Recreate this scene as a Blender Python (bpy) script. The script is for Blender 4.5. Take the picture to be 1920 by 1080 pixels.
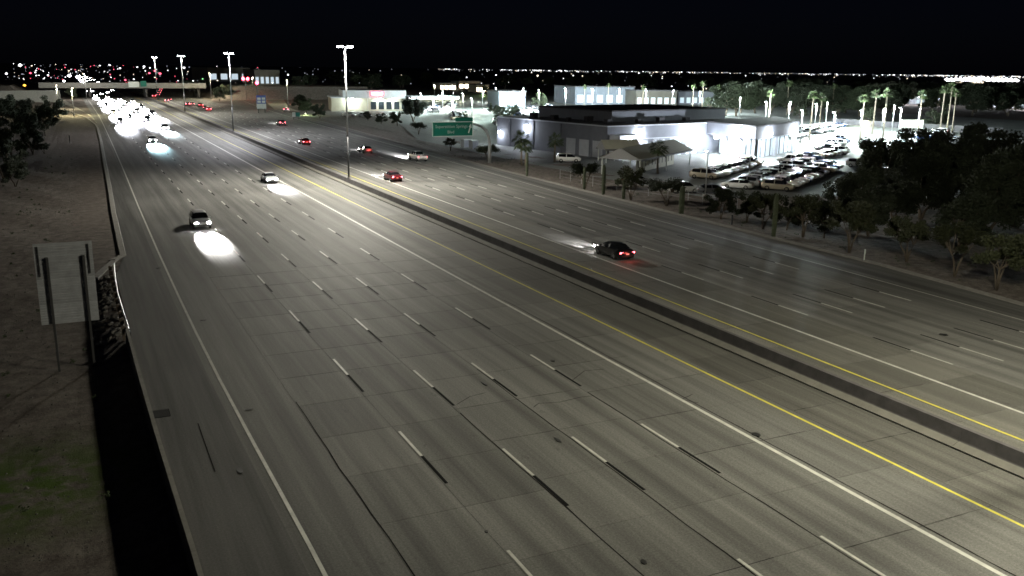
import bpy, math, random
from mathutils import Vector, Matrix
R = math.radians
random.seed(7)
SC = bpy.context.scene
for o in list(bpy.data.objects):
    bpy.data.objects.remove(o)
COL = SC.collection

# ------------------------------------------------------------------ camera
CAM_H = 17.166; F_PX = 1690.06
YAW, PITCH, ROLL = R(25.9376), R(13.7003), R(-0.7212)
fwd = Vector((math.sin(YAW)*math.cos(PITCH), math.cos(YAW)*math.cos(PITCH), -math.sin(PITCH)))
rgt = Vector((math.cos(YAW), -math.sin(YAW), 0))
dwn = fwd.cross(rgt)
r2 = rgt*math.cos(ROLL) + dwn*math.sin(ROLL)
d2 = dwn*math.cos(ROLL) - rgt*math.sin(ROLL)
cam = bpy.data.cameras.new('camera'); camo = bpy.data.objects.new('camera', cam); COL.objects.link(camo)
M = Matrix((( r2.x, -d2.x, -fwd.x, 0), (r2.y, -d2.y, -fwd.y, 0), (r2.z, -d2.z, -fwd.z, CAM_H), (0, 0, 0, 1)))
camo.matrix_world = M
cam.sensor_width = 36; cam.lens = F_PX/1920*36; cam.clip_start = .5; cam.clip_end = 20000
SC.camera = camo
def G(u, v, z=0.0):
    """ground point seen at photo pixel (u, v): used to survey where things stand"""
    d = r2*((u-960)/F_PX) + d2*((v-540)/F_PX) + fwd
    t = (z-CAM_H)/d.z
    return Vector((d.x*t, d.y*t, z))

# ------------------------------------------------------------------ world, moon, exposure
W = bpy.data.worlds.new('World'); SC.world = W; W.use_nodes = True
wn = W.node_tree.nodes; wl = W.node_tree.links
sky = wn.new('ShaderNodeTexSky'); sky.sky_type = 'NISHITA'; sky.sun_disc = False
sky.sun_elevation = R(50); sky.sun_rotation = R(-150)   # the moon stands in for the sun; sky.altitude = 400; sky.dust_density = 2.0
bg = wn['Background']; bg.inputs['Strength'].default_value = 0.0004
tint = wn.new('ShaderNodeMix'); tint.data_type = 'RGBA'; tint.blend_type = 'MULTIPLY'; tint.inputs[0].default_value = 1; tint.inputs[7].default_value = (.45, .5, 1.0, 1)
wl.new(sky.outputs[0], tint.inputs[6]); wl.new(tint.outputs[2], bg.inputs[0])
sun = bpy.data.lights.new('moon', 'SUN'); sun.energy = 0.006; sun.angle = R(.5); sun.color = (.75, .85, 1)
suno = bpy.data.objects.new('moon', sun); COL.objects.link(suno); suno.rotation_euler = (R(40), 0, R(-30))
SC.view_settings.view_transform = 'Standard'; SC.view_settings.look = 'None'
SC.view_settings.exposure = .3; SC.view_settings.gamma = 1; SC.view_settings.use_curve_mapping = False
cy = SC.cycles
cy.use_denoising = True; cy.denoiser = 'OPENIMAGEDENOISE'
cy.use_adaptive_sampling = True; cy.adaptive_threshold = .02; cy.filter_width = 1.6
cy.max_bounces = 3; cy.diffuse_bounces = 2; cy.glossy_bounces = 2; cy.transmission_bounces = 3
cy.sample_clamp_indirect = 3.0; cy.use_light_tree = True
cy.caustics_reflective = False; cy.caustics_refractive = False

# ------------------------------------------------------------------ materials
MATS = {}
def mat(name, col=(.5, .5, .5), rough=.6, metal=0, emit=None, es=0, spec=.5, noise=0, nscale=3, bump=0, rnd=0, coat=0):
    if name in MATS: return MATS[name]
    m = bpy.data.materials.new(name); m.use_nodes = True
    nt = m.node_tree; n = nt.nodes; l = nt.links; b = n['Principled BSDF']
    b.inputs['Base Color'].default_value = (*col, 1); b.inputs['Roughness'].default_value = rough
    b.inputs['Metallic'].default_value = metal; b.inputs['Specular IOR Level'].default_value = spec
    if coat: b.inputs['Coat Weight'].default_value = coat; b.inputs['Coat Roughness'].default_value = .08
    if emit:
        b.inputs['Emission Color'].default_value = (*emit, 1); b.inputs['Emission Strength'].default_value = es
    if noise or rnd:
        tc = n.new('ShaderNodeTexCoord'); tx = n.new('ShaderNodeTexNoise')
        tx.inputs['Scale'].default_value = nscale; tx.inputs['Detail'].default_value = 6; tx.inputs['Roughness'].default_value = .65
        l.new(tc.outputs['Object'], tx.inputs['Vector'])
        mp = n.new('ShaderNodeMapRange'); mp.inputs[3].default_value = 1-noise; mp.inputs[4].default_value = 1+noise
        mp.inputs[1].default_value = .3; mp.inputs[2].default_value = .7
        l.new(tx.outputs[0], mp.inputs[0])
        v = mp.outputs[0]
        if rnd:
            oi = n.new('ShaderNodeObjectInfo'); m2 = n.new('ShaderNodeMapRange')
            m2.inputs[3].default_value = 1-rnd; m2.inputs[4].default_value = 1+rnd
            l.new(oi.outputs['Random'], m2.inputs[0])
            mm = n.new('ShaderNodeMath'); mm.operation = 'MULTIPLY'; l.new(v, mm.inputs[0]); l.new(m2.outputs[0], mm.inputs[1]); v = mm.outputs[0]
        mx = n.new('ShaderNodeMix'); mx.data_type = 'RGBA'; mx.blend_type = 'MULTIPLY'; mx.inputs[0].default_value = 1
        mx.inputs[6].default_value = (*col, 1); l.new(v, mx.inputs[7]); l.new(mx.outputs[2], b.inputs['Base Color'])
        if bump:
            bp = n.new('ShaderNodeBump'); bp.inputs['Strength'].default_value = bump; bp.inputs['Distance'].default_value = .03
            l.new(tx.outputs[0], bp.inputs['Height']); l.new(bp.outputs[0], b.inputs['Normal'])
    if emit: m.cycles.emission_sampling = 'NONE'      # the lamps beside these lenses carry the light
    MATS[name] = m
    return m

def road_material(name, base, tracks, slab_rnd, streak=.5, warm=(1, 1, 1)):
    """concrete / asphalt: wheel paths by world X, streaks along Y, stains and fine grain"""
    m = bpy.data.materials.new(name); m.use_nodes = True
    nt = m.node_tree; n = nt.nodes; l = nt.links; b = n['Principled BSDF']
    geo = n.new('ShaderNodeNewGeometry'); sep = n.new('ShaderNodeSeparateXYZ'); l.new(geo.outputs['Position'], sep.inputs[0])
    def math_(op, a, c=None, d=None):
        q = n.new('ShaderNodeMath'); q.operation = op
        for i, x in enumerate((a, c, d)):
            if x is None: continue
            if isinstance(x, (int, float)): q.inputs[i].default_value = x
            else: l.new(x, q.inputs[i])
        return q.outputs[0]
    def noise(sx, sy, scale, detail=5, rough=.6):
        cmb = n.new('ShaderNodeCombineXYZ')
        l.new(math_('MULTIPLY', sep.outputs[0], sx), cmb.inputs[0]); l.new(math_('MULTIPLY', sep.outputs[1], sy), cmb.inputs[1])
        t = n.new('ShaderNodeTexNoise'); t.inputs['Scale'].default_value = scale; t.inputs['Detail'].default_value = detail
        t.inputs['Roughness'].default_value = rough; l.new(cmb.outputs[0], t.inputs['Vector'])
        return t.outputs[0]
    def rng(v, a, b_, c, d):
        q = n.new('ShaderNodeMapRange'); q.inputs[1].default_value = a; q.inputs[2].default_value = b_; q.inputs[3].default_value = c; q.inputs[4].default_value = d
        l.new(v, q.inputs[0]); return q.outputs[0]
    val = rng(noise(1, .02, 1.4, 5, .7), .3, .7, 1-.6*streak, 1+.6*streak)          # long streaks
    val = math_('MULTIPLY', val, rng(noise(1, .25, .18, 4), .3, .7, .82, 1.16))        # broad patches
    val = math_('MULTIPLY', val, rng(noise(1, 1, 11, 6, .8), .28, .72, .50, 1.50))     # aggregate
    val = math_('MULTIPLY', val, rng(noise(1, 1, 45, 3, .8), .25, .75, .45, 1.55))     # grain
    if tracks:
        off, wid = tracks
        ph = math_('MULTIPLY', math_('SUBTRACT', sep.outputs[0], off), 2*math.pi/(wid/2))
        tr = math_('MULTIPLY', math_('ADD', math_('COSINE', ph), 1), .5)
        tr = math_('POWER', tr, 1.5)
        fade = rng(noise(1, .03, .35, 3), .35, .65, .15, 1.0)
        val = math_('MULTIPLY', val, math_('SUBTRACT', 1, math_('MULTIPLY', math_('MULTIPLY', tr, fade), .38)))
    spots = rng(noise(1, .5, .9, 7, .7), .62, .72, 1, .6)
    val = math_('MULTIPLY', val, spots)
    if slab_rnd:
        oi = n.new('ShaderNodeObjectInfo')
        val = math_('MULTIPLY', val, rng(oi.outputs['Random'], 0, 1, 1-slab_rnd, 1+slab_rnd))
    mx = n.new('ShaderNodeMix'); mx.data_type = 'RGBA'; mx.blend_type = 'MULTIPLY'; mx.inputs[0].default_value = 1
    mx.inputs[6].default_value = (base*warm[0], base*warm[1], base*warm[2], 1); l.new(val, mx.inputs[7]); l.new(mx.outputs[2], b.inputs['Base Color'])
    b.inputs['Roughness'].default_value = .72; b.inputs['Specular IOR Level'].default_value = .25
    bp = n.new('ShaderNodeBump'); bp.inputs['Strength'].default_value = .35; bp.inputs['Distance'].default_value = .02
    l.new(noise(1, 1, 22, 4, .8), bp.inputs['Height']); l.new(bp.outputs[0], b.inputs['Normal'])
    MATS[name] = m
    return m

road_material('lane_concrete', .145, (13.0+.93, 3.72), .11, .55, (1, .985, .93))
road_material('lane_asphalt', .175, (46.97+.9, 3.53), .12, .5, (1, .985, .93))
road_material('shoulder_concrete', .13, None, .16, .45, (1, .97, .88))
road_material('median_slab', .092, None, .2, .75, (1, .97, .88))
road_material('outer_asphalt', .085, None, .05, .8, (1, .98, .95))
road_material('road_base', .135, (13.0+.93, 3.72), 0, .6, (1, .985, .94))
road_material('lot_asphalt', .19, None, 0, .25, (.95, 1, .98))
road_material('ramp_concrete', .26, None, 0, .3, (1, .95, .8))
mat('joint_tar', (.010, .0095, .009), .95, spec=.05)
mat('paint_white', (.50, .50, .46), .55, noise=.25, nscale=1.6)
mat('paint_yellow', (.56, .51, .06), .55, noise=.2, nscale=1.6)
mat('paint_black', (.010, .010, .010), .95, spec=.05)
mat('barrier_concrete', (.17, .16, .155), .85, noise=.22, nscale=1.3, bump=.3)
mat('barrier_dark', (.085, .08, .083), .9, noise=.25, nscale=1.1, bump=.3)
mat('foot_concrete', (.125, .12, .105), .9, noise=.2, nscale=1.2, bump=.2)
mat('kerb_concrete', (.2, .19, .175), .85, noise=.25, nscale=2, bump=.2)
mat('galv', (.42, .43, .44), .45, .6, noise=.12, nscale=2)
mat('post_steel', (.06, .06, .063), .6, .3)
mat('dark_steel', (.06, .06, .065), .5, .6)
mat('alu_plank', (.38, .39, .42), .55, .1, noise=.2, nscale=1.5, rnd=.12)
mat('wood_post', (.09, .07, .055), .9, noise=.3, nscale=6)
mat('rock', (.16, .15, .14), .95, noise=.35, nscale=4, bump=.6, rnd=.3)
mat('sign_green', (.0, .12, .085), .5); mat('sign_white', (.6, .63, .6), .5); mat('letter_white', (.4, .45, .42), .5); mat('sign_blue', (.03, .05, .22), .4)
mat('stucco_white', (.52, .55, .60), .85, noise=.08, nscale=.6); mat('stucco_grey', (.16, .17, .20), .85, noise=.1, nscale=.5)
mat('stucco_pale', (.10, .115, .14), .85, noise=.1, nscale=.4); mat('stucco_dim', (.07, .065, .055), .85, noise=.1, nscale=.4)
mat('stucco_tan', (.34, .30, .24), .85, noise=.1, nscale=.5)
mat('roof_dark', (.05, .048, .055), .9, noise=.3, nscale=.4)
mat('door_metal', (.40, .42, .46), .6, noise=.1, nscale=1)
mat('glass', (.02, .025, .03), .08, 0, spec=.8); mat('shop_glass', (.3, .36, .4), .15, 0, emit=(.75, .9, 1), es=.6)
mat('car_glass', (.012, .013, .016), .06, 0, spec=.8)
mat('tyre', (.012, .012, .012), .8); mat('rim', (.45, .45, .47), .3, .8); mat('trim', (.02, .02, .02), .5)
PAINT = {'white': (.78, .78, .77), 'silver': (.46, .47, .49), 'grey': (.16, .165, .175), 'black': (.010, .010, .012), 'red': (.28, .02, .025), 'blue': (.03, .06, .16), 'beige': (.45, .40, .31), 'maroon': (.10, .012, .02)}
for k, c in PAINT.items(): mat('paint_'+k+'_car', c, .28, .0 if k in ('white', 'black', 'red') else .35, coat=.6)
mat('lens_clear', (.8, .8, .8), .15); mat('lens_red', (.25, .01, .012), .25)
mat('head_on', (1, 1, 1), .3, emit=(1, .97, 1), es=150); mat('tail_on', (.8, .02, .02), .3, emit=(1, .10, .13), es=14)
mat('brake_on', (.8, .1, .1), .3, emit=(1, .14, .18), es=18)
mat('lamp_white', (1, 1, 1), .3, emit=(.93, .95, 1), es=70); mat('lamp_warm', (1, 1, 1), .3, emit=(1, .85, .6), es=25)
mat('lamp_cool', (1, 1, 1), .3, emit=(.86, .93, 1), es=30); mat('lamp_red', (1, .1, .1), .3, emit=(1, .03, .06), es=40)
mat('lamp_amber', (1, .5, .1), .3, emit=(1, .42, .03), es=8); mat('lamp_green', (.5, 1, .4), .3, emit=(.4, 1, .4), es=3)
for nm_, c_, e_ in (('white', (.93, .95, 1), 5), ('warm', (1, .85, .65), 3), ('red', (1, .12, .2), 3), ('green', (.4, 1, .4), 1.5), ('amber', (1, .45, .05), 4), ('dim', (.8, .85, 1), .5)): mat('city_'+nm_, c_, .4, emit=c_, es=e_)
mat('sign_red_lit', (1, .1, .15), .3, emit=(1, .04, .10), es=3.2); mat('sign_pink_lit', (1, .7, .75), .3, emit=(1, .62, .68), es=2.2)
mat('bark', (.10, .08, .06), .95, noise=.35, nscale=9, bump=.5); mat('palm_bark', (.20, .17, .13), .95, noise=.3, nscale=7)
mat('leaf_dark', (.022, .03, .014), .75, noise=.4, nscale=1.2, rnd=.25); mat('leaf_olive', (.032, .038, .014), .75, noise=.4, nscale=1.2, rnd=.2)
mat('leaf_palm', (.055, .08, .03), .7, noise=.3, nscale=1.5, rnd=.15); mat('saguaro', (.07, .085, .05), .85, noise=.3, nscale=3)
mat('shrub_leaf', (.05, .07, .03), .8, noise=.4, nscale=2, rnd=.3)
mat('canopy_roof', (.55, .54, .44), .8, noise=.06, nscale=1); mat('canopy_grey', (.24, .24, .24), .8)

# ------------------------------------------------------------------ helpers
class MB:
    def __init__(s): s.v = []; s.f = []; s.m = []
    def add(s, vs, fs, mi=0):
        b = len(s.v); s.v += [tuple(x) for x in vs]; s.f += [tuple(i+b for i in f) for f in fs]; s.m += [mi]*len(fs); return s
    def box(s, x0, x1, y0, y1, z0, z1, mi=0):
        return s.add([(x0,y0,z0),(x1,y0,z0),(x1,y1,z0),(x0,y1,z0),(x0,y0,z1),(x1,y0,z1),(x1,y1,z1),(x0,y1,z1)],
                     [(0,3,2,1),(4,5,6,7),(0,1,5,4),(1,2,6,5),(2,3,7,6),(3,0,4,7)], mi)
    def sheet(s, pts, z=None, mi=0):
        return s.add([(p[0], p[1], p[2] if z is None else z) for p in pts], [tuple(range(len(pts)))], mi)
    def prism(s, poly, z0, z1, mi=0):
        n = len(poly)
        return s.add([(x,y,z0) for x,y in poly]+[(x,y,z1) for x,y in poly],
              [tuple(range(n-1,-1,-1)), tuple(range(n,2*n))]+[(i,(i+1)%n,(i+1)%n+n,i+n) for i in range(n)], mi)
    def tube(s, pts, rad, n=8, cap=True, mi=0):
        pts = [Vector(p) for p in pts]; k = len(pts)
        rad = rad if isinstance(rad, (list, tuple)) else [rad]*k
        vs = []; up = Vector((0,0,1))
        for i, p in enumerate(pts):
            t = (pts[min(i+1,k-1)]-pts[max(i-1,0)]).normalized()
            a = t.cross(up) if abs(t.z) < .95 else t.cross(Vector((1,0,0)))
            a.normalize(); b = t.cross(a)
            for j in range(n):
                q = 2*math.pi*j/n; vs.append(p+(a*math.cos(q)+b*math.sin(q))*rad[i])
        fs = [(i*n+j, i*n+(j+1)%n, (i+1)*n+(j+1)%n, (i+1)*n+j) for i in range(k-1) for j in range(n)]
        if cap: fs += [tuple(range(n-1,-1,-1)), tuple((k-1)*n+j for j in range(n))]
        return s.add(vs, fs, mi)
    def extrude_profile(s, prof, y0, y1, mi=0):
        n = len(prof)
        return s.add([(x,y0,z) for x,z in prof]+[(x,y1,z) for x,z in prof],
              [tuple(range(n)), tuple(range(2*n-1,n-1,-1))]+[(i,i+n,(i+1)%n+n,(i+1)%n) for i in range(n)], mi)
    def mesh(s, name, mats=(), smooth=False):
        me = bpy.data.meshes.new(name); me.from_pydata(s.v, [], s.f)
        for m in mats: me.materials.append(MATS[m])
        if len(mats) > 1: me.polygons.foreach_set('material_index', s.m)
        if smooth: me.polygons.foreach_set('use_smooth', [True]*len(me.polygons))
        me.update(); return me
    def build(s, name, mats, parent=None, smooth=False, loc=None, rz=0, kind=None):
        mats = (mats,) if isinstance(mats, str) else mats
        return link(name, s.mesh(name, mats, smooth), parent, loc, rz, kind)
def link(name, me, parent=None, loc=None, rz=0, kind=None):
    o = bpy.data.objects.new(name, me); COL.objects.link(o)
    if parent: o.parent = parent
    if loc is not None: o.location = loc
    if rz: o.rotation_euler = (0, 0, rz)
    if kind: o['kind'] = kind
    return o
def tag(o, label, cat, group=None):
    o['label'] = label; o['category'] = cat
    if group: o['group'] = group
    return o
def empty(name, label, cat, loc=(0,0,0), rz=0, group=None):
    o = bpy.data.objects.new(name, None); COL.objects.link(o); o.location = loc; o.rotation_euler = (0,0,rz)
    return tag(o, label, cat, group)
def struct(name, mb, mats, **k): return mb.build(name, mats, kind='structure', **k)
KIDS = {}
def copy_tree(root, loc, rz=0, label=None, cat=None, group=None, scale=None, swap=None):
    if root.name not in KIDS: KIDS[root.name] = [c for c in bpy.data.objects if c.parent == root]
    def cp(o, parent):
        c = o.copy(); COL.objects.link(c); c.parent = parent
        if swap and o.type == 'MESH':
            for i, sl in enumerate(o.data.materials):
                if sl and sl.name in swap:
                    c.material_slots[i].link = 'OBJECT'; c.material_slots[i].material = MATS[swap[sl.name]]
        if o.name not in KIDS: KIDS[o.name] = [x for x in bpy.data.objects if x.parent == o]
        for k in KIDS[o.name]: cp(k, c)
        return c
    r = cp(root, None); r.location = loc; r.rotation_euler = (0,0,rz)
    if scale is not None: r.scale = scale if isinstance(scale, tuple) else (scale,)*3
    if label: r['label'] = label
    if cat: r['category'] = cat
    if group: r['group'] = group
    return r
def discard(root):
    for c in [x for x in bpy.data.objects if x.parent == root]: discard(c)
    bpy.data.objects.remove(root)
ORD = ['first','second','third','fourth','fifth','sixth','seventh','eighth','ninth','tenth','eleventh','twelfth','thirteenth','fourteenth','fifteenth','sixteenth','seventeenth','eighteenth','nineteenth','twentieth']
def spot(name, loc, direction, power, col, angle=150, blend=.6, rad=.15):
    l = bpy.data.lights.new(name, 'SPOT'); l.energy = power; l.color = col; l.spot_size = R(angle); l.spot_blend = blend; l.shadow_soft_size = rad
    o = bpy.data.objects.new(name, l); COL.objects.link(o); o.location = loc
    o.rotation_euler = Vector(direction).to_track_quat('-Z', 'Y').to_euler()
    return o
def point(name, loc, power, col, rad=.2):
    l = bpy.data.lights.new(name, 'POINT'); l.energy = power; l.color = col; l.shadow_soft_size = rad
    o = bpy.data.objects.new(name, l); COL.objects.link(o); o.location = loc
    return o

# ================================================================== SETTING: ground
def smooth(a, b, x):
    t = max(0, min(1, (x-a)/(b-a))); return t*t*(3-2*t)
def gz(x, y):
    z = -.06
    h = math.sin(x*.7+y*.31)*.5+math.sin(x*.23-y*.47+1)*.5+math.sin(x*1.7+y*1.1)*.25
    if x < 2: z += -.45*smooth(2, -.5, x)*smooth(95, 70, y) + .12*h*smooth(1, -4, x) + .5*smooth(-6, -25, x)
    if 67 < x < 86: z += .10*h*smooth(67, 69, x)*smooth(86, 82, x)
    return z
xs = [-4000,-2000,-900,-400,-200,-100,-60,-40,-30]+[-25+i for i in range(25)]+[0,.5,1,1.5,2,2.4,3,10,20,40,60,66]+[67+i for i in range(20)]+[90,120,200,300,500,900,2000,4000,8000]
ys = [-400,-100,-30,0]+[10+2*i for i in range(80)]+[175,185,200,220,250,300,400,600,1000,2000,4000,8000,14000]
g = MB()
g.v = [(x, y, gz(x, y)) for y in ys for x in xs]
nx = len(xs)
g.f = [(j*nx+i, j*nx+i+1, (j+1)*nx+i+1, (j+1)*nx+i) for j in range(len(ys)-1) for i in range(nx-1)]
def ground_material():
    m = bpy.data.materials.new('desert_ground'); m.use_nodes = True; nt = m.node_tree; n = nt.nodes; l = nt.links; b = n['Principled BSDF']
    geo = n.new('ShaderNodeNewGeometry')
    def noise(s, d=6, r=.65):
        t = n.new('ShaderNodeTexNoise'); t.inputs['Scale'].default_value = s; t.inputs['Detail'].default_value = d; t.inputs['Roughness'].default_value = r
        l.new(geo.outputs['Position'], t.inputs['Vector']); return t.outputs[0]
    def ramp(v, stops):
        r = n.new('ShaderNodeValToRGB'); e = r.color_ramp.elements
        while len(e) < len(stops): e.new(.5)
        for q, (p, c) in zip(e, stops): q.position = p; q.color = (*c, 1)
        l.new(v, r.inputs[0]); return r.outputs[0]
    dirt = ramp(noise(1.1), [(.28, (.082, .070, .062)), (.5, (.14, .122, .11)), (.72, (.21, .188, .17))])
    grav = ramp(noise(7, 6, .85), [(.3, (.35, .35, .35)), (.5, (1, 1, 1)), (.75, (1.5, 1.45, 1.4))])
    mx = n.new('ShaderNodeMix'); mx.data_type = 'RGBA'; mx.blend_type = 'MULTIPLY'; mx.inputs[0].default_value = .85
    l.new(dirt, mx.inputs[6]); l.new(grav, mx.inputs[7])
    # grass growing in the lower corner beside the road
    vd = n.new('ShaderNodeVectorMath'); vd.operation = 'DISTANCE'; vd.inputs[1].default_value = (-3.5, 41, 0)
    l.new(geo.outputs['Position'], vd.inputs[0])
    mr = n.new('ShaderNodeMapRange'); mr.inputs[1].default_value = 2; mr.inputs[2].default_value = 7; mr.inputs[3].default_value = 1; mr.inputs[4].default_value = 0
    l.new(vd.outputs['Value'], mr.inputs[0])
    mm = n.new('ShaderNodeMath'); mm.operation = 'MULTIPLY'; l.new(mr.outputs[0], mm.inputs[0])
    l.new(ramp(noise(.8, 5), [(.38, (0, 0, 0)), (.55, (1, 1, 1))]), mm.inputs[1])
    m2 = n.new('ShaderNodeMix'); m2.data_type = 'RGBA'; l.new(mm.outputs[0], m2.inputs[0]); l.new(mx.outputs[2], m2.inputs[6]); m2.inputs[7].default_value = (.06, .10, .015, 1)
    l.new(m2.outputs[2], b.inputs['Base Color']); b.inputs['Roughness'].default_value = .95; b.inputs['Specular IOR Level'].default_value = .1
    bp = n.new('ShaderNodeBump'); bp.inputs['Strength'].default_value = .8; bp.inputs['Distance'].default_value = .06
    l.new(noise(9, 6, .75), bp.inputs['Height']); l.new(bp.outputs[0], b.inputs['Normal'])
    MATS['desert_ground'] = m
ground_material()
struct('ground', g, 'desert_ground')

# ================================================================== freeway pavement
Y0, Y1 = -40, 2600
WB_EDGE = [(2.75, -40), (2.55, 34), (2.4, 45), (2.3, 62), (2.3, 81), (3.5, 88), (3.9, 115), (4.5, 141), (6.2, 225), (6.9, 273), (7.0, 330), (7.0, 2600)]
EDGE_LINE_W = [(6.75, -40), (6.55, 28), (6.25, 47), (6.2, 64), (6.35, 88), (6.7, 120), (7.2, 154), (7.8, 203), (8.6, 280), (9.0, 330), (9.2, 2600)]
EDGE_LINE_E = [(60.2, -40), (60.4, 40), (60.9, 58), (61.2, 90), (62.6, 130), (64.3, 172), (65.6, 212), (66.9, 269), (68.6, 330), (71, 380), (82, 520)]
EB_EDGE = [(64.5, -40), (64.6, 42), (66.0, 56), (66.3, 98), (66.6, 137), (67.6, 174), (69.2, 215), (71.0, 256), (73.0, 330), (75.5, 385), (87, 520)]
def lerp_line(line, y):
    for (x0, y0), (x1, y1) in zip(line, line[1:]):
        if y0 <= y <= y1: return x0+(x1-x0)*(y-y0)/(y1-y0)
    return line[-1][0] if y > line[-1][1] else line[0][0]
def strip(mb, xa, xb, ya, yb, z, step=8, mi=0):
    k = max(1, int((yb-ya)/step)); ys_ = [ya+(yb-ya)*i/k for i in range(k+1)]
    fa = xa if callable(xa) else (lambda y: xa); fb = xb if callable(xb) else (lambda y: xb)
    vs = [p for y in ys_ for p in ((fa(y), y, z), (fb(y), y, z))]
    return mb.add(vs, [(2*i, 2*i+1, 2*i+3, 2*i+2) for i in range(k)], mi)
wb = MB(); strip(wb, lambda y: lerp_line(WB_EDGE, y), 36.3, Y0, 600, 0, 10); strip(wb, 7.0, 36.3, 600, 2600, 0, 200)
westbound = struct('westbound_road', wb, 'road_base')
eb = MB(); strip(eb, 37.4, lambda y: lerp_line(EB_EDGE, y) if y < 380 else 62+13.5*max(0, 1-(y-380)/60), Y0, 600, 0, 10); strip(eb, 37.4, 62, 600, 2600, 0, 200)
eastbound = struct('eastbound_road', eb, 'road_base')
# concrete slabs told apart near the camera (4.57 m long, joint lines between)
SL = 4.57
def slabs(parent, cols, ya, n, m, name='concrete_slab', z1=.010, gap=.022):
    for (xa, xb, ph) in cols:
        w = (xb-xa)/2-gap
        b_ = MB().box(-w, w, -SL/2+gap, SL/2-gap, -.05, z1); me = b_.mesh(name, (m,))
        for i in range(n):
            link(name, me, parent, ((xa+xb)/2, ya+ph+SL*(i+.5), 0))
slabs(westbound, [(9.25, 12.85, 0), (12.85, 16.55, 0), (16.55, 20.15, .9), (20.15, 24.1, .9), (24.1, 28.5, .3), (28.5, 32.55, .3)], 12.3, 15, 'lane_concrete')
slabs(westbound, [(32.55, 36.05, 0)], 10.4, 20, 'median_slab')
slabs(eastbound, [(37.75, 39.85, 0), (39.85, 43.3, .2), (43.3, 46.8, .2)], 14.9, 18, 'shoulder_concrete')
slabs(eastbound, [(46.8, 50.3, 1.1), (50.3, 53.85, 1.1), (53.85, 57.4, 1.1)], 24.2, 12, 'lane_asphalt')
# outer shoulders and seams, laid over the base
sh = MB(); strip(sh, lambda y: lerp_line(WB_EDGE, y)+.05, lambda y: lerp_line(EDGE_LINE_W, y)-.5, 10, 330, .004)
struct('left_shoulder', sh, 'outer_asphalt')
sh = MB(); strip(sh, lambda y: lerp_line(EDGE_LINE_E, y)+.9, lambda y: lerp_line(EDGE_LINE_E, y)+2.1, 10, 380, .004)
struct('right_shoulder_seam', sh, 'outer_asphalt')
# left turnout lane runs over plain asphalt with sawn seams
def seam(parent, name, pts, w=.03, z=.014):
    mb = MB()
    for (x0, y0), (x1, y1) in zip(pts, pts[1:]):
        d = Vector((x1-x0, y1-y0)); nrm = Vector((-d.y, d.x)).normalized()*w
        mb.add([(x0-nrm.x, y0-nrm.y, z), (x0+nrm.x, y0+nrm.y, z), (x1+nrm.x, y1+nrm.y, z), (x1-nrm.x, y1-nrm.y, z)], [(3, 2, 1, 0)])
    return mb.build(name, 'joint_tar', parent)
def wob(x, ya, yb, a=.05, st=2.2):
    k = int((yb-ya)/st); return [(x+random.uniform(-a, a), ya+(yb-ya)*i/k) for i in range(k+1)]
for x, ya, yb in [(28.55, 12, 60), (20.17, 12, 46), (16.57, 20, 40), (24.12, 14, 40), (9.3, 14, 45), (4.3, 38, 44)]:
    seam(westbound, 'sealed_seam', wob(x, ya, yb), .028)
for pts in ([(20.4, 39.2), (20.9, 39.6), (22.0, 39.3), (23.4, 39.5), (24.2, 39.4)], [(16.9, 41.2), (18.0, 42.0), (19.0, 42.2)], [(24.4, 42.1), (25.8, 43.2), (27, 43)], [(28.7, 36.2), (28.2, 37.0), (29.2, 37.4)]):
    seam(westbound, 'pavement_crack', pts, .02)
for (xa, xb, ya, ph) in [(24.12, 32.5, 12.6, 0), (16.57, 24.1, 13.2, 0), (32.6, 36.0, 10.4, 0), (37.8, 46.7, 15.1, 1)]:
    for i in range(9 if ph == 0 else 11):
        if random.random() < .72: seam(westbound if ph == 0 else eastbound, 'sealed_joint', [(xa+(xb-xa)*k/6, ya+i*SL+random.uniform(-.03, .03)) for k in range(random.choice((3, 4, 5, 6))+1)], random.uniform(.008, .02))
# dark tar patches and tyre scraps on the pavement
def patch(u, v, sx, sy, label, n=6):
    p = G(u, v); mb = MB(); ring = []
    for i in range(n):
        a = 2*math.pi*i/n+random.uniform(-.2, .2); r_ = random.uniform(.75, 1.1); ring.append((math.cos(a)*sx*r_, math.sin(a)*sy*r_))
    mb.prism(ring, 0, .03)
    tag(mb.build('tyre_scrap', 'trim', None, loc=(p.x, p.y, .012)), label, 'debris', 'scraps on the pavement')
patch(466, 768, .22, .06, 'small black tyre scrap right of the left edge line near the dark grate')
patch(450, 884, .12, .35, 'long black tyre scrap lying left of the left edge line')
patch(1418, 815, .22, .3, 'black tyre scrap beside the solid white line right of centre')
patch(908, 720, .10, .35, 'black tyre scrap on the lane seam in mid road')
patch(1046, 826, .10, .3, 'black tyre scrap on the seam left of the lower centre dashes')
patch(1207, 1055, .14, .2, 'black tyre scrap at the bottom edge of the road')
patch(381, 601, .25, .05, 'thin black tyre scrap right of the left edge line')
patch(297, 503, .2, .12, 'black scrap on the left edge line beside the guardrail')
patch(1036, 677, .16, .2, 'black scrap between the upper centre dashes')
patch(1768, 628, .3, .3, 'black tyre scrap on the far lanes at right')
patch(912, 998, .08, .1, 'tiny black scrap low in the middle of the road')
p = G(298, 776); gr = empty('drain_grate', 'dark square drain grate beside the left concrete barrier', 'drain', (p.x+.1, p.y, 0))
MB().box(-.42, .42, -.55, .55, .005, .012).build('frame', 'joint_tar', gr)
for i in range(9): MB().box(-.38, .38, -.5+i*.115, -.45+i*.115, .012, .022).build('bar', 'dark_steel', gr)

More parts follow.
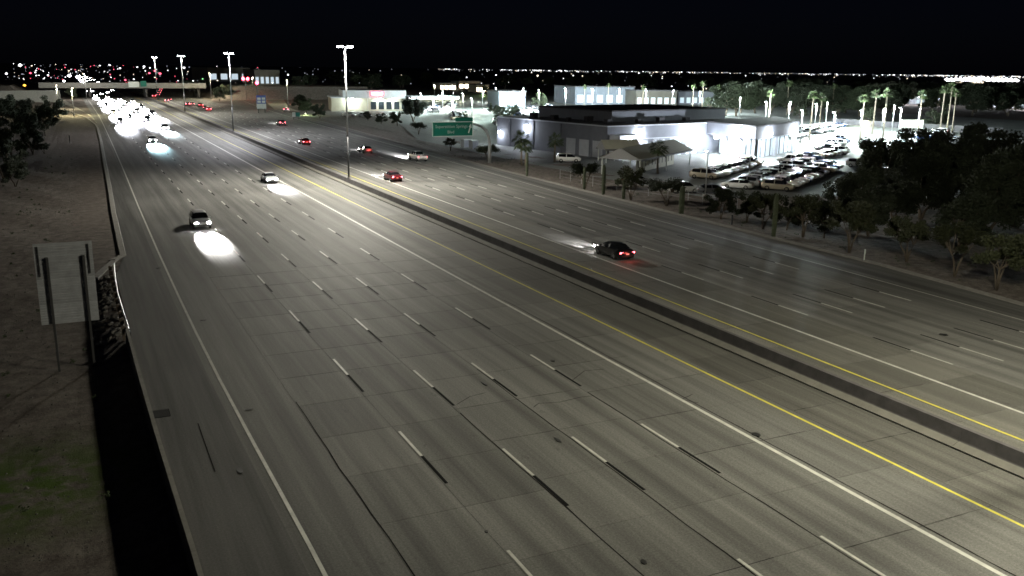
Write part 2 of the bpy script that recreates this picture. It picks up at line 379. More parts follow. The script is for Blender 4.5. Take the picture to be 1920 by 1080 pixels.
# painted lines
PZ = .016
def line_obj(name, parent, fx, w, ya, yb, m, step=10):
    mb = MB(); strip(mb, lambda y: fx(y)-w/2, lambda y: fx(y)+w/2, ya, yb, PZ, step); return mb.build(name, m, parent)
line_obj('white_edge_line', westbound, lambda y: lerp_line(EDGE_LINE_W, y), .16, -20, 560, 'paint_white')
line_obj('white_carpool_line', westbound, lambda y: 28.15, .22, -20, 1500, 'paint_white')
line_obj('yellow_edge_line', westbound, lambda y: 32.12, .16, -20, 1500, 'paint_yellow')
line_obj('yellow_edge_line', eastbound, lambda y: 40.04, .16, -20, 1500, 'paint_yellow')
line_obj('white_carpool_line', eastbound, lambda y: 43.4, .22, -20, 1500, 'paint_white')
line_obj('white_edge_line', eastbound, lambda y: lerp_line(EDGE_LINE_E, y), .13, -20, 480, 'paint_white')
dw = MB().box(-.065, .065, -1.55, 1.55, .004, PZ).mesh('lane_dash', ('paint_white',))
db = MB().box(-.075, .075, -1.52, 1.52, .004, PZ-.001).mesh('contrast_dash', ('paint_black',))
far_w = MB(); far_b = MB()
for x, far, s, par in [(13.0, 39.0, -1, westbound), (16.71, 35.1, -1, westbound), (20.33, 35.0, -1, westbound), (24.29, 35.0, -1, westbound),
                  (46.97, 41.4, 1, eastbound), (50.48, 40.6, 1, eastbound), (54.0, 40.8, 1, eastbound), (57.57, 41.5, 1, eastbound)]:
    for k in range(-3, 60):
        f = far+12.19*k            # far end of the pair
        yw, yb_ = (f-1.55, f-4.65) if s < 0 else (f-4.65, f-1.55)
        if f < 8: continue
        if f < 215:
            link('lane_dash', dw, par, (x, yw, 0)); link('contrast_dash', db, par, (x, yb_, 0))
        else:
            far_w.box(x-.08, x+.08, yw-1.5, yw+1.5, .004, PZ); far_b.box(x-.08, x+.08, yb_-1.5, yb_+1.5, .004, PZ-.001)
far_w.build('lane_dash', 'paint_white', westbound, kind='stuff'); far_b.build('contrast_dash', 'paint_black', westbound, kind='stuff')
# median barrier: foot, steep lower slope, dark upper face
mbm = MB()
prof = [(36.46, .02), (36.60, .30), (36.72, .88), (36.96, .88), (37.08, .30), (37.22, .02)]
foot = [(36.12, 0), (36.12, .06), (36.55, .24), (37.12, .24), (37.5, .06), (37.5, 0)]
for i in range(44):
    mbm = MB(); y_ = -10+i*9.14; mbm.extrude_profile(prof, y_, y_+9.115); ft = MB(); ft.extrude_profile(foot, y_, y_+9.115)
    if i == 0: med = empty('median_barrier', 'long low concrete barrier running down the middle of the freeway', 'barrier', (0, 0, 0))
    mbm.build('barrier_segment', 'barrier_dark', med); ft.build('barrier_foot', 'foot_concrete', med)
mbm = MB(); mbm.extrude_profile(prof, -10+44*9.14, 1500); mbm.build('barrier_segment', 'barrier_dark', med)
gut = MB(); strip(gut, 36.05, 36.13, -20, 400, .006, 40); struct('median_gutter_joint', gut, 'joint_tar')

# ramps, lots and far streets
rp = MB(); strip(rp, lambda y: 7.2-(y-300)*.030-max(0, y-360)*.06, lambda y: 7.1 if y < 330 else 7.1-(y-330)*.055, 296, 620, .012, 12)
struct('on_ramp', rp, 'ramp_concrete')
er = [G(537, 208), G(505, 200), G(470, 186), G(440, 168)]
rp = MB(); rp.sheet([(74, 370), (80, 352), (84, 392), (96, 455), (112, 540), (122, 640), (112, 640), (100, 540), (86, 450)], .012)
struct('exit_ramp', rp, 'ramp_concrete')
lot = MB(); lot.sheet([(79, 100), (140, 84), (240, 120), (330, 190), (330, 520), (180, 560), (124, 420), (100, 300), (76, 210), (76, 150)], -.02)
struct('parking_lot', lot, 'lot_asphalt')
drv = MB(); drv.sheet([(71, 122), (79.1, 108), (79, 160), (76, 215), (72, 215), (71.5, 160)], -.004)
# ================================================================== roadside left
# concrete half wall with guardrail beyond
bw = empty('roadside_barrier', 'low concrete wall along the left shoulder with dark ditch behind', 'barrier')
pts = [(2.75, 18), (2.62, 30), (2.42, 40), (2.28, 50), (2.2, 60)]
for (x0, y0), (x1, y1) in zip(pts, pts[1:]):
    k = max(1, int((y1-y0)/3))
    for i in range(k):
        a0 = i/k; a1 = (i+1)/k; xa, ya = x0+(x1-x0)*a0, y0+(y1-y0)*a0; xb, yb = x0+(x1-x0)*a1, y0+(y1-y0)*a1-.02
        m_ = MB(); m_.add([(xa-.32, ya, -.7), (xa+.02, ya, -.05), (xb+.02, yb, -.05), (xb-.32, yb, -.7), (xa-.22, ya, .84), (xa-.04, ya, .84), (xb-.04, yb, .84), (xb-.22, yb, .84)],
             [(4, 5, 6, 7), (0, 1, 5, 4), (1, 2, 6, 5), (2, 3, 7, 6), (3, 0, 4, 7)]); m_.build('wall_panel', 'kerb_concrete', bw)
gr = empty('guardrail', 'short steel guardrail with dark posts above the stones by the left shoulder', 'guardrail', (2.25, 60, 0))
wave = [(-.04, .84), (.02, .80), (.04, .72), (-.01, .66), (.04, .60), (.02, .52), (-.04, .50), (-.05, .50), (-.05, .84)]
path = [(2.2, 60), (2.15, 63), (2.08, 67), (2.05, 71), (2.1, 75), (2.2, 79), (2.3, 81.5)]
for i in range(len(path)-1):
    (x0, y0), (x1, y1) = path[i], path[i+1]; n_ = len(wave); m_ = MB()
    m_.add([(x0+a-2.25, y0-60, z) for a, z in wave]+[(x1+a-2.25, y1-60, z) for a, z in wave], [(j, j+n_, (j+1) % n_+n_, (j+1) % n_) for j in range(n_)])
    m_.build('rail', 'galv', gr, True)
for i in range(11):
    y = 60.6+i*1.95; x = 2.0+.0*y
    MB().box(x-2.25-.22, x-2.25-.06, y-60-.1, y-60+.1, -.7, .86).build('post', 'wood_post', gr)
    MB().box(x-2.25-.06, x-2.25+.02, y-60-.08, y-60+.08, .48, .82).build('spacer_block', 'wood_post', gr)
# kerb and spillway
kb = MB()
kpts = [(2.35, 86.5), (3.35, 88.4), (3.75, 115), (4.35, 141), (5.2, 185), (6.05, 225), (6.7, 270), (6.75, 285), (5.2, 322), (1.0, 362)]
for (x0, y0), (x1, y1) in zip(kpts, kpts[1:]):
    k = max(1, int(abs(y1-y0)/6))
    for i in range(k):
        a0, a1 = i/k, (i+1)/k; xa, ya, xb, yb = x0+(x1-x0)*a0, y0+(y1-y0)*a0, x0+(x1-x0)*a1, y0+(y1-y0)*a1
        m_ = MB(); m_.add([(xa-.35, ya, -.3), (xa+.22, ya, -.02), (xb+.22, yb, -.02), (xb-.35, yb, -.3), (xa-.33, ya, .13), (xa+.15, ya, .13), (xb+.15, yb, .13), (xb-.33, yb, .13)], [(4, 5, 6, 7), (0, 1, 5, 4), (1, 2, 6, 5), (2, 3, 7, 6), (3, 0, 4, 7)])
        if y0 == 86.5 and i == 0: kerb = struct('left_kerb', m_, 'kerb_concrete')
        else: m_.build('kerb_stone', 'kerb_concrete', kerb)
sp = MB(); sp.prism([(3.2, 88.2), (2.9, 87.2), (.9, 79.6), (.5, 80.4), (2.6, 88.0)], -.4, .06); struct('drain_spillway', sp, 'kerb_concrete')
# right kerb line
rk = MB()
for ya, yb in [(i*8+10, i*8+17.9) for i in range(45)]:
    m_ = MB(); f = lambda y: lerp_line(EB_EDGE, y)
    m_.add([(f(ya)-.45, ya, -.1), (f(ya)+.2, ya, -.3), (f(yb)+.2, yb, -.3), (f(yb)-.45, yb, -.1), (f(ya)-.42, ya, .02), (f(ya)+.18, ya, .12), (f(yb)+.18, yb, .12), (f(yb)-.42, yb, .02)], [(4, 5, 6, 7), (0, 1, 5, 4), (1, 2, 6, 5), (2, 3, 7, 6), (3, 0, 4, 7)])
    if ya == 10: rkerb = struct('right_kerb', m_, 'kerb_concrete')
    else: m_.build('kerb_stone', 'kerb_concrete', rkerb)
# stones below the guardrail
def rock_mesh(seed):
    rd = random.Random(seed); me = bpy.data.meshes.new('riprap_stone'); import bmesh
    bm = bmesh.new(); bmesh.ops.create_icosphere(bm, subdivisions=2, radius=1)
    for v in bm.verts: v.co *= rd.uniform(.72, 1.15); v.co.z *= .7
    bm.to_mesh(me); bm.free(); me.materials.append(MATS['rock']); return me
rocks = [rock_mesh(i) for i in range(5)]
rd = random.Random(3)
for i in range(85):
    y = rd.uniform(60.5, 80.5); x = rd.uniform(.15, 2.0) if rd.random() < .85 else rd.uniform(-.6, .4)
    o = link('riprap_stone', rocks[i % 5], None, (x, y, gz(x, y)+.08), rd.uniform(0, 6)); s = rd.uniform(.14, .30); o.scale = (s, s*rd.uniform(.8, 1.3), s)
    tag(o, 'rough grey stone in the heap below the short guardrail', 'stone', 'stones heaped below the guardrail')
# back of the big road sign
sg = empty('road_sign', 'large grey aluminium road sign seen from behind on two posts at left', 'sign', (-1.02, 57.2, 0))
npl = 16; z0, z1 = 2.3, 7.1; hp = (z1-z0)/npl
for i in range(npl):
    MB().box(-1.53, 1.53, -.0, .045, z0+i*hp+.008, z0+(i+1)*hp-.008).build('plank', 'alu_plank', sg)
    MB().box(-1.53, 1.53, -.035, .0, z0+(i+.5)*hp-.012, z0+(i+.5)*hp+.012).build('rib', 'alu_plank', sg)
for x in (-.88, 1.02):
    MB().box(x-.065, x+.065, -.20, -.035, -.6, 6.3).build('post', 'post_steel', sg)
for x in (-1.32, 1.30):
    MB().box(x-.03, x+.03, -.10, -.035, 5.2, 6.95).build('stiffener', 'dark_steel', sg)
# bits of pavement and fence behind the sign
for (u, v, h, lab) in [(131, 268, 1.6, 'short dark post standing in the gravel left of the road'), (371, 0, 0, ''), ]:
    if h: p = G(u, v); tag(MB().box(-.09, .09, -.09, .09, -.2, h).tube([(0, 0, h), (0, 0, h+.12)], .05).build('marker_post', 'dark_steel', None, loc=(p.x, p.y, 0)), lab, 'post')

# ================================================================== high light poles on the median
def light_pole(x, y, label, power, col, lit='lamp_white', h=20.0, zb=.88):
    t = empty('light_pole', label, 'light pole', (x, y, 0), 0, 'tall light poles on the median')
    MB().tube([(0, 0, zb-.05), (0, 0, zb+.25)], .24, 10).build('base', 'barrier_concrete', t)
    MB().tube([(0, 0, zb), (0, 0, zb+6.2)], [.15, .13], 10).build('lower_shaft', 'dark_steel', t, True)
    MB().tube([(0, 0, zb+6.2), (0, 0, zb+6.35)], .16, 10).build('collar', 'dark_steel', t)
    MB().tube([(0, 0, zb+6.2), (0, 0, h)], [.13, .09], 10).build('upper_shaft', 'galv', t, True)
    for s in (-1, 1):
        MB().tube([(0, 0, h-.5), (s*.2, 0, h-.15), (s*.45, 0, h)], .05, 6).build('arm', 'galv', t, True)
        hd = MB(); hd.prism([(s*.25, -.26), (s*1.15, -.22), (s*1.15, .22), (s*.25, .26)] if s > 0 else [(s*.25, .26), (s*1.15, .22), (s*1.15, -.22), (s*.25, -.26)], h-.05, h+.12)
        hh = hd.build('lamp_head', 'galv', t)
        MB().box(min(s*.3, s*1.1), max(s*.3, s*1.1), -.22, .22, h-.2, h-.052).build('lens', lit, hh)
        if power: 
            q = spot('pole_lamp', (x+s*.9, y, h-.4), (s*.18, -.35 if y < 150 else 0, -1) if y > 50 else (s*.1+.12, .55, -1), power, col, 168, .35, .25)
POLES = [(36.84, 22.0, 'nearest', 12800, (1, .95, .73)), (36.84, 132, 'tall steel light pole on the median barrier in front of the parked cars', 34000, (1, .955, .82)),
         (36.84, 237, 'second tall median light pole, dimmer and farther down the freeway', 24000, (.97, .97, 1)), (36.84, 340, 'third tall median light pole just short of the overpass', 21000, (1, .97, .86)),
         (36.84, 445, 'farthest median light pole beside the overpass', 22000, (1, .95, .8))]
for i, (x, y, lab, pw, c) in enumerate(POLES):
    light_pole(x, y, lab if i else 'tall median light pole standing closest to the camera beside the road', pw, c, 'lamp_white' if i else 'lamp_cool')

# ================================================================== vehicles
# station: x, z bottom, half width, belt z, top z, half width at top
SHAPES = {
 'sedan': dict(st=[(-2.40,.42,.66,.78,.80,.55),(-2.30,.28,.80,.93,.98,.64),(-1.72,.22,.88,.97,1.06,.68),(-1.05,.20,.90,.96,1.38,.58),(-.40,.20,.90,.95,1.44,.58),(-.30,.20,.90,.95,1.44,.58),(.25,.20,.90,.94,1.42,.58),(.50,.20,.90,.94,1.38,.57),(1.22,.20,.89,.92,.99,.70),(1.85,.22,.87,.86,.91,.66),(2.25,.27,.80,.74,.78,.60),(2.40,.38,.66,.62,.64,.52)],
    rear=(2,3), front=(7,8), side=(2,8), pillar=4, wx=(-1.42,1.42), wr=.33, cab=(3,7)),
 'suv': dict(st=[(-2.36,.50,.72,.95,.97,.60),(-2.30,.34,.84,1.05,1.10,.70),(-2.12,.28,.90,1.08,1.30,.68),(-1.85,.26,.92,1.08,1.62,.63),(-.45,.25,.93,1.05,1.70,.63),(-.35,.25,.93,1.05,1.70,.63),(.30,.25,.93,1.04,1.68,.62),(.62,.25,.93,1.04,1.62,.61),(1.28,.26,.92,1.03,1.10,.74),(1.95,.28,.90,.98,1.03,.70),(2.28,.34,.84,.84,.88,.64),(2.38,.46,.70,.70,.72,.55)],
    rear=(2,3), front=(7,8), side=(3,8), pillar=4, wx=(-1.42,1.45), wr=.37, cab=(3,7)),
 'pickup': dict(st=[(-2.95,.55,.86,1.05,1.07,.80),(-2.90,.45,.92,1.12,1.14,.84),(-1.10,.40,.94,1.14,1.16,.86),(-1.02,.40,.94,1.14,1.20,.76),(-.86,.40,.94,1.14,1.78,.66),(-.05,.40,.94,1.13,1.84,.66),(.05,.40,.94,1.13,1.84,.66),(.72,.40,.94,1.12,1.78,.65),(1.38,.40,.94,1.12,1.19,.78),(2.35,.42,.92,1.07,1.12,.76),(2.75,.48,.88,.92,.96,.70),(2.85,.58,.76,.78,.80,.62)],
    rear=(3,4), front=(7,8), side=(4,8), pillar=5, wx=(-1.85,1.85), wr=.41, cab=(4,7)),
}
def ring(s):
    x, zb, w, zl, zt, wt = s; h = zl-zb
    half = [(0, zb), (w*.86, zb), (w*.97, zb+.12*h+.03), (w, zb+.5*h), (w*.985, zb+.78*h), (w*.95, zl), (wt+(w*.95-wt)*.10, zt-(zt-zl)*.12), (wt*.82, zt), (wt*.4, zt+.018), (0, zt+.022)]
    return [(x, y, z) for y, z in half]
def lamp_box(x, y, z, sx, sy, sz):
    return MB().add([(x-sx,y-sy,z-sz),(x+sx*.6,y-sy,z-sz*.8),(x+sx*.6,y+sy,z-sz*.8),(x-sx,y+sy,z-sz),(x-sx,y-sy*.95,z+sz),(x+sx,y-sy*.8,z+sz*.7),(x+sx,y+sy*.8,z+sz*.7),(x-sx,y+sy*.95,z+sz)],
       [(0,3,2,1),(4,5,6,7),(0,1,5,4),(1,2,6,5),(2,3,7,6),(3,0,4,7)])
CARMESH = {}
def car_parts(kind):
    if kind in CARMESH: return CARMESH[kind]
    S = SHAPES[kind]; st = S['st']; n = 10; P = {}
    rings = [ring(s) for s in st]
    V = []
    for r_ in rings:
        V += r_ + [(x, -y, z) for x, y, z in r_[1:-1][::-1]]
    k = 2*n-2
    parts = {'body': MB(), 'windshield': MB(), 'rear_window': MB(), 'side_l': MB(), 'side_r': MB()}
    for p in parts.values(): p.v = list(V)
    for i in range(len(st)-1):
        for j in range(k):
            a, b = i*k+j, i*k+(j+1) % k; f = (a, a+k, b+k, b)
            jj = j if j < n-1 else k-1-j         # mirrored segment index
            tgt = 'body'
            if jj in (6, 7, 8):
                if (i, i+1) == S['front']: tgt = 'windshield'
                elif (i, i+1) == S['rear']: tgt = 'rear_window'
            if jj == 5 and S['side'][0] <= i < S['side'][1] and i != S['pillar']: tgt = 'side_l' if j < n-1 else 'side_r'
            parts[tgt].f.append(f); parts[tgt].m.append(0)
    e = len(st)-1
    parts['body'].f += [tuple(range(k)), tuple(e*k+j for j in range(k-1, -1, -1))]; parts['body'].m += [0, 0]
    def clean(mb):
        used = sorted({i for f in mb.f for i in f}); ix = {u: q for q, u in enumerate(used)}
        m2 = MB(); m2.v = [mb.v[u] for u in used]; m2.f = [tuple(ix[i] for i in f) for f in mb.f]; m2.m = mb.m; return m2
    out = []
    body = clean(parts['body'])
    out.append(('body', body.mesh('body', ('paint_white_car',), True)))
    for nm, key in (('windshield', 'windshield'), ('rear_window', 'rear_window'), ('side_window', 'side_l'), ('side_window', 'side_r')):
        out.append((nm, clean(parts[key]).mesh(nm, ('car_glass',), True)))
    xr, xf = st[0][0], st[e][0]; wr = S['wr']
    wm = MB(); seg = 14; prof = [(.0, wr*.55), (.0, wr*.93), (.03, wr), (.19, wr), (.22, wr*.93), (.22, wr*.55)]
    for (yy, rr) in prof: wm.v += [(math.cos(2*math.pi*q/seg)*rr, -yy, math.sin(2*math.pi*q/seg)*rr) for q in range(seg)]
    for a in range(len(prof)-1):
        for q in range(seg): wm.f.append((a*seg+q, a*seg+(q+1) % seg, (a+1)*seg+(q+1) % seg, (a+1)*seg+q)); wm.m.append(0)
    tyre = wm.mesh('wheel', ('tyre',), True)
    rm = MB(); rm.v = [(0, -.02, 0)]+[(math.cos(2*math.pi*q/seg)*wr*.58, -.035, math.sin(2*math.pi*q/seg)*wr*.58) for q in range(seg)]+[(0, -.19, 0)]+[(math.cos(2*math.pi*q/seg)*wr*.58, -.18, math.sin(2*math.pi*q/seg)*wr*.58) for q in range(seg)]
    for q in range(seg): rm.f += [(0, 1+q, 1+(q+1) % seg), (seg+1, seg+2+(q+1) % seg, seg+2+q)]; rm.m += [0, 0]
    rim = rm.mesh('rim', ('rim',))
    CARMESH[kind] = dict(panels=out, tyre=tyre, rim=rim, xr=xr, xf=xf, S=S)
    w = st[e-1][2]; zf = st[e-1][3]; wrr = st[1][2]; zr = st[1][3]
    CARMESH[kind]['head'] = [lamp_box(xf-.05, s*(w-.20), zf-.09, .10, .18, .085).mesh('headlight', ('lens_clear',)) for s in (1, -1)]
    CARMESH[kind]['tail'] = [lamp_box(-(xr+.09), s*(wrr-.18), zr-.16 if kind != 'suv' else zr-.06, .09, .17, .09 if kind == 'sedan' else .14).mesh('taillight', ('lens_red',)) for s in (1, -1)]
    for me in CARMESH[kind]['tail']:
        for v in me.vertices: v.co.x *= -1
        me.flip_normals()
    CARMESH[kind]['plate'] = MB().box(xr-.012, xr+.0, -.16, .16, .58 if kind == 'sedan' else .70, .70 if kind == 'sedan' else .82).mesh('licence_plate', ('sign_white',))
    CARMESH[kind]['mirror'] = [MB().box(st[7][0]+.25, st[7][0]+.42, s*1.0-.08, s*1.0+.08, st[7][3]-.02, st[7][3]+.12).mesh('mirror', ('paint_white_car',)) for s in (1, -1)]
    bz = st[0][1]
    CARMESH[kind]['bump'] = [MB().box(xr-.02, xr+.1, -.62, .62, st[0][1]-.02, st[0][1]+.1).mesh('bumper', ('trim',)), MB().box(xf-.1, xf+.02, -.6, .6, st[e][1]-.02, st[e][1]+.1).mesh('bumper', ('trim',))]
    if kind == 'pickup': CARMESH[kind]['bed'] = MB().box(-2.82, -1.16, -.74, .74, 1.142, 1.172).mesh('cargo_bed', ('trim',))
    return CARMESH[kind]
def car(kind, colour, loc, rz, label, cat, group=None, detail=1, lights=None, tail=None):
    C = car_parts(kind); t = empty('parked_car' if detail == 0 else 'car', label, cat, loc, rz, group)
    if kind == 'pickup': t.name = 'pickup_truck'
    elif kind == 'suv': t.name = 'suv'
    def put(nm, me, sw=None):
        o = link(nm, me, t)
        if sw: o.material_slots[0].link = 'OBJECT'; o.material_slots[0].material = MATS[sw]
        return o
    for nm, me in C['panels']: put(nm, me, 'paint_%s_car' % colour if nm == 'body' else None)
    for wx in C['S']['wx']:
        for s in (1, -1):
            w = put('wheel', C['tyre']); w.location = (wx, s*(.93 if kind != 'pickup' else .98)+(0 if s > 0 else .22), C['S']['wr'])
            if detail: r_ = link('rim', C['rim'], w)
    for me in C['head']: put('headlight', me, lights)
    for me in C['tail']: put('taillight', me, tail)
    if kind == 'pickup': put('cargo_bed', C['bed'])
    if detail:
        put('licence_plate', C['plate'])
        for me in C['mirror']: put('mirror', me, 'paint_%s_car' % colour)
        for me in C['bump']: put('bumper', me)
    return t
def beams(x, y, rz, power, col=(1, .97, .93), xf=2.62, z=.70, off=.6, tilt=.21, size=25, blend=.9, single=False):
    c, s = math.cos(rz), math.sin(rz)
    for o_ in ((0,) if single else (-off, off)):
        spot('headlamp', (x+c*xf-s*o_, y+s*xf+c*o_, z), (c, s, -tilt), power, col, size, blend, .08)
WBH, EBH = -math.pi/2, math.pi/2
GW, GE = 'oncoming cars with headlights on', 'cars driving away with red tail lights'
def wcar(kind, colour, u, v, label, power, detail=1, col=(1, .97, .93), tilt=.235, size=23):
    p = G(u, v); y = p.y+2.0
    car(kind, colour, (p.x, y, 0), WBH, label, {'suv': 'suv', 'sedan': 'car', 'pickup': 'pickup'}[kind], GW, detail, 'head_on', None)
    if power: beams(p.x, y, WBH, power, col, tilt=tilt, size=size, blend=.5)
def ecar(kind, colour, u, v, label, power, detail=1, tail='tail_on', xtra=0):
    p = G(u, v); y = p.y+2.0
    car(kind, colour, (p.x, y, 0), EBH, label, {'suv': 'suv', 'sedan': 'car', 'pickup': 'pickup'}[kind], GE, detail, 'head_on', tail)
    if power: beams(p.x, y, EBH, power*.5, (.97, .97, 1), tilt=.17, size=22, xf=3.05 if kind == 'pickup' else 2.62)
    p_ = bpy.data.lights.new('tail_glow', 'POINT'); p_.energy = 14; p_.color = (1, .12, .1); p_.shadow_soft_size = .2
    o = bpy.data.objects.new('tail_glow', p_); COL.objects.link(o); o.location = (p.x, y-2.75, .8)
wcar('suv', 'silver', 380, 430, 'dark suv nearest the camera with glaring headlights left of the lane dashes', 130000)
wcar('sedan', 'silver', 510, 344, 'silver car with glaring headlights beside the yellow line and median', 80000, col=(1, .98, 1))
wcar('sedan', 'white', 287, 268, 'white car with bluish headlights flooding the road, third from the camera', 420000, col=(.55, .90, 1), tilt=.27, size=29)
wcar('suv', 'white', 311, 245, 'white suv with glaring headlights, just behind and right of the bluish beams', 380000, col=(.75, .94, 1), tilt=.27, size=29)
far_w = [(13.5, 292), (17.5, 318), (21.5, 300), (25.5, 335), (14.0, 345), (18.0, 372), (22.0, 352), (26.0, 388), (13.8, 405), (17.8, 430), (22.0, 415), (26.2, 446), (14.2, 462), (22.4, 480), (18, 500)]
for i, (x, y) in enumerate(far_w):
    kd = ['suv', 'sedan', 'suv', 'pickup'][i % 4]; cl = ['white', 'silver', 'grey', 'black', 'white'][i % 5]
    ln = {13: 'left', 14: 'left', 17: 'second', 18: 'second', 21: 'third', 22: 'third', 25: 'fourth', 26: 'fourth'}[int(x)]
    same = [q for q in far_w[:i] if abs(q[0]-x) < 1.2]
    car(kd, cl, (x, y, 0), WBH, '%s oncoming %s in the bright headlight pack, %s in its %s lane' % (cl, kd, ORD[len(same)], ln), 'car', GW, 0, 'head_on', None)
    beams(x, y, WBH, 9000000, (.88, .91, 1), tilt=.385, size=41, single=True, xf=3.1, blend=.2)
# farther oncoming traffic: only headlight pairs and dark bodies can be told
for i in range(26):
    x = [13.6, 17.6, 21.8, 25.8][i % 4]+random.uniform(-.3, .3); y = 530+i*33+random.uniform(-8, 8)
    car('sedan' if i % 3 else 'suv', ['white', 'grey', 'silver', 'black'][(i//2) % 4], (x, y, 0), WBH, 'distant oncoming car beyond the overpass, a pair of headlights', 'car', 'distant oncoming cars beyond the overpass', 0, 'head_on', None)
    if i % 4 == 0: beams(x, y, WBH, 4000000, (.93, .94, 1), tilt=.31, size=33, single=True, blend=.2)
ecar('sedan', 'black', 1172, 488, 'black sedan with red tail lights on the near right lanes', 18000)
ecar('sedan', 'maroon', 744, 341, 'dark red car braking beside the solid white line past the median', 50000, tail='brake_on')
ecar('pickup', 'white', 790, 303, 'white pickup truck lighting the road ahead in the far lanes', 260000, tail='tail_on')
ecar('sedan', 'white', 691, 288, 'white sedan ahead of the pickup in the far lanes', 25000, tail=None)
ecar('sedan', 'red', 575, 272, 'red car with bright tail lights left of the first light pole', 20000, tail='brake_on')
ecar('suv', 'black', 530, 236, 'dark suv with headlight beams in the far right lane', 120000)
for i, (u, v) in enumerate([(385, 205), (392, 209), (361, 198), (352, 199), (377, 200), (313, 192), (318, 189), (289, 183)]):
    ecar(['sedan', 'suv'][i % 2], ['black', 'red', 'grey'][i % 3], u, v, '%s from right of the small tail-lit cars before the overpass' % ORD[i], 0, 0, 'brake_on')
p = G(540, 210); car('suv', 'grey', (p.x, p.y+2, 0), R(70), 'suv with red brake lights leaving on the exit ramp', 'suv', GE, 0, 'head_on', 'brake_on')
for i in range(10):
    car('sedan', 'grey', ([45, 49, 53, 57][i % 4], 540+i*40, 0), EBH, 'distant car with tail lights beyond the overpass', 'car', 'distant cars beyond the overpass', 0, None, 'brake_on')

# ------------------------------------------------------------------ parked cars
def row(pa, pb, n, flip, name, seed, skip=(), kinds=('sedan', 'suv', 'suv', 'sedan', 'pickup'), cols=('white', 'white', 'silver', 'white', 'grey', 'black', 'silver', 'white', 'blue', 'beige'), head=None):
    rd = random.Random(seed); a = Vector(pa[:2]) if not isinstance(pa, Vector) else pa.xy; b = Vector(pb[:2]) if not isinstance(pb, Vector) else pb.xy
    d = (b-a).normalized(); ang = math.atan2(d.y, d.x)-math.pi/2 if head is None else head
    if flip: ang += math.pi
    for i in range(n):
        if i in skip: continue
        q = a+(b-a)*(i/(max(1, n-1))); kd = rd.choice(kinds); cl = rd.choice(cols)
        car(kd, cl, (q.x+rd.uniform(-.3, .3), q.y+rd.uniform(-.3, .3), -.02), ang+rd.uniform(-.04, .04), '%s %s parked %s in the %s' % (cl, kd, ORD[i] if i < 20 else 'last', name), {'suv': 'suv', 'sedan': 'car', 'pickup': 'pickup'}[kd], 'parked cars in the lots', 0)
A1, B1 = Vector((92.5, 119.0, 0)), Vector((115.5, 134.5, 0)); dirn = (B1-A1).normalized(); nrm = Vector((dirn.y, -dirn.x, 0))
row(A1, B1, 11, False, 'row beside the yellow-walled canopy, counted from left', 1, cols=('white', 'white', 'white', 'silver', 'beige'))
A2 = Vector((90.0, 107.0, 0)); B2 = A2+dirn*38
row(A2, B2, 15, True, 'near lot middle row, rear line, from left', 2, cols=('white', 'white', 'silver', 'white', 'grey', 'black', 'white'))
row(A2+nrm*5.3+dirn*1.2, B2+nrm*5.3, 14, False, 'near lot middle row, front line, from left', 3)
row(A2+nrm*17+dirn*12, A2+nrm*17+dirn*36, 9, True, 'shaded row behind the roadside trees, from left', 5, cols=('grey', 'black', 'silver', 'blue'))
row((124, 133), (150, 147), 11, True, 'row before the showroom corner, from left', 6)
row((132, 124), (160, 141), 12, False, 'row facing the showroom, from left', 7)
row((151, 152), (176, 172), 10, True, 'far row right of the showroom, from left', 8)
row((158, 133), (196, 158), 15, False, 'long row left of the big dark trees, from left', 9, skip=(3, 9))
row((172, 186), (205, 206), 12, False, 'bright lot row under lamp posts, from left', 10, skip=(4, 5))
row((186, 150), (216, 168), 12, True, 'lot row between the dark trees and trailer, from left', 12)
row((192, 204), (226, 222), 12, False, 'back row of the bright lot, from left', 13, skip=(2,))
row((205, 172), (232, 188), 10, True, 'bright lot outer row, from left', 11, skip=(6, 7))
car('suv', 'white', (84.4, 150.0, -.02), R(-22), 'lone white suv parked on the drive before the roll-up doors', 'suv', 'parked cars in the lots', 0)
car('suv', 'white', (79.0, 106.2, -.02), R(-20), 'white suv parked at the roadside fence, left of a dark one', 'suv', 'parked cars in the lots', 0)
car('sedan', 'grey', (82.2, 103.6, -.02), R(-20), 'dark sedan parked at the roadside fence, right of the white suv', 'car', 'parked cars in the lots', 0)
car('sedan', 'silver', (78.2, 117.5, -.02), R(-15), 'silver sedan parked by the leaning palm and canopy post', 'car', 'parked cars in the lots', 0)
for k, (a, b, n) in enumerate([((110, 228), (125, 268), 13), ((122, 228), (138, 270), 13), ((134, 262), (152, 312), 15), ((147, 268), (166, 318), 15), ((118, 286), (132, 322), 11), ((160, 300), (182, 358), 15), ((176, 316), (196, 368), 14), ((128, 335), (146, 380), 12), ((140, 350), (162, 400), 13), ((190, 268), (214, 296), 10)]):
    row(a, b, n, k % 2, '%s row beyond the green sign, near end first' % ORD[k], 20+k, head=R(15 if k % 2 else 12))
for i, (x, y, c) in enumerate([(89, 316, 'white'), (93, 311, 'silver'), (98, 306, 'white')]):
    car('sedan', c, (x, y, 0), R(-35), '%s of three cars parked before the restaurant, %s' % (ORD[i], c), 'car', 'parked cars in the lots', 0)

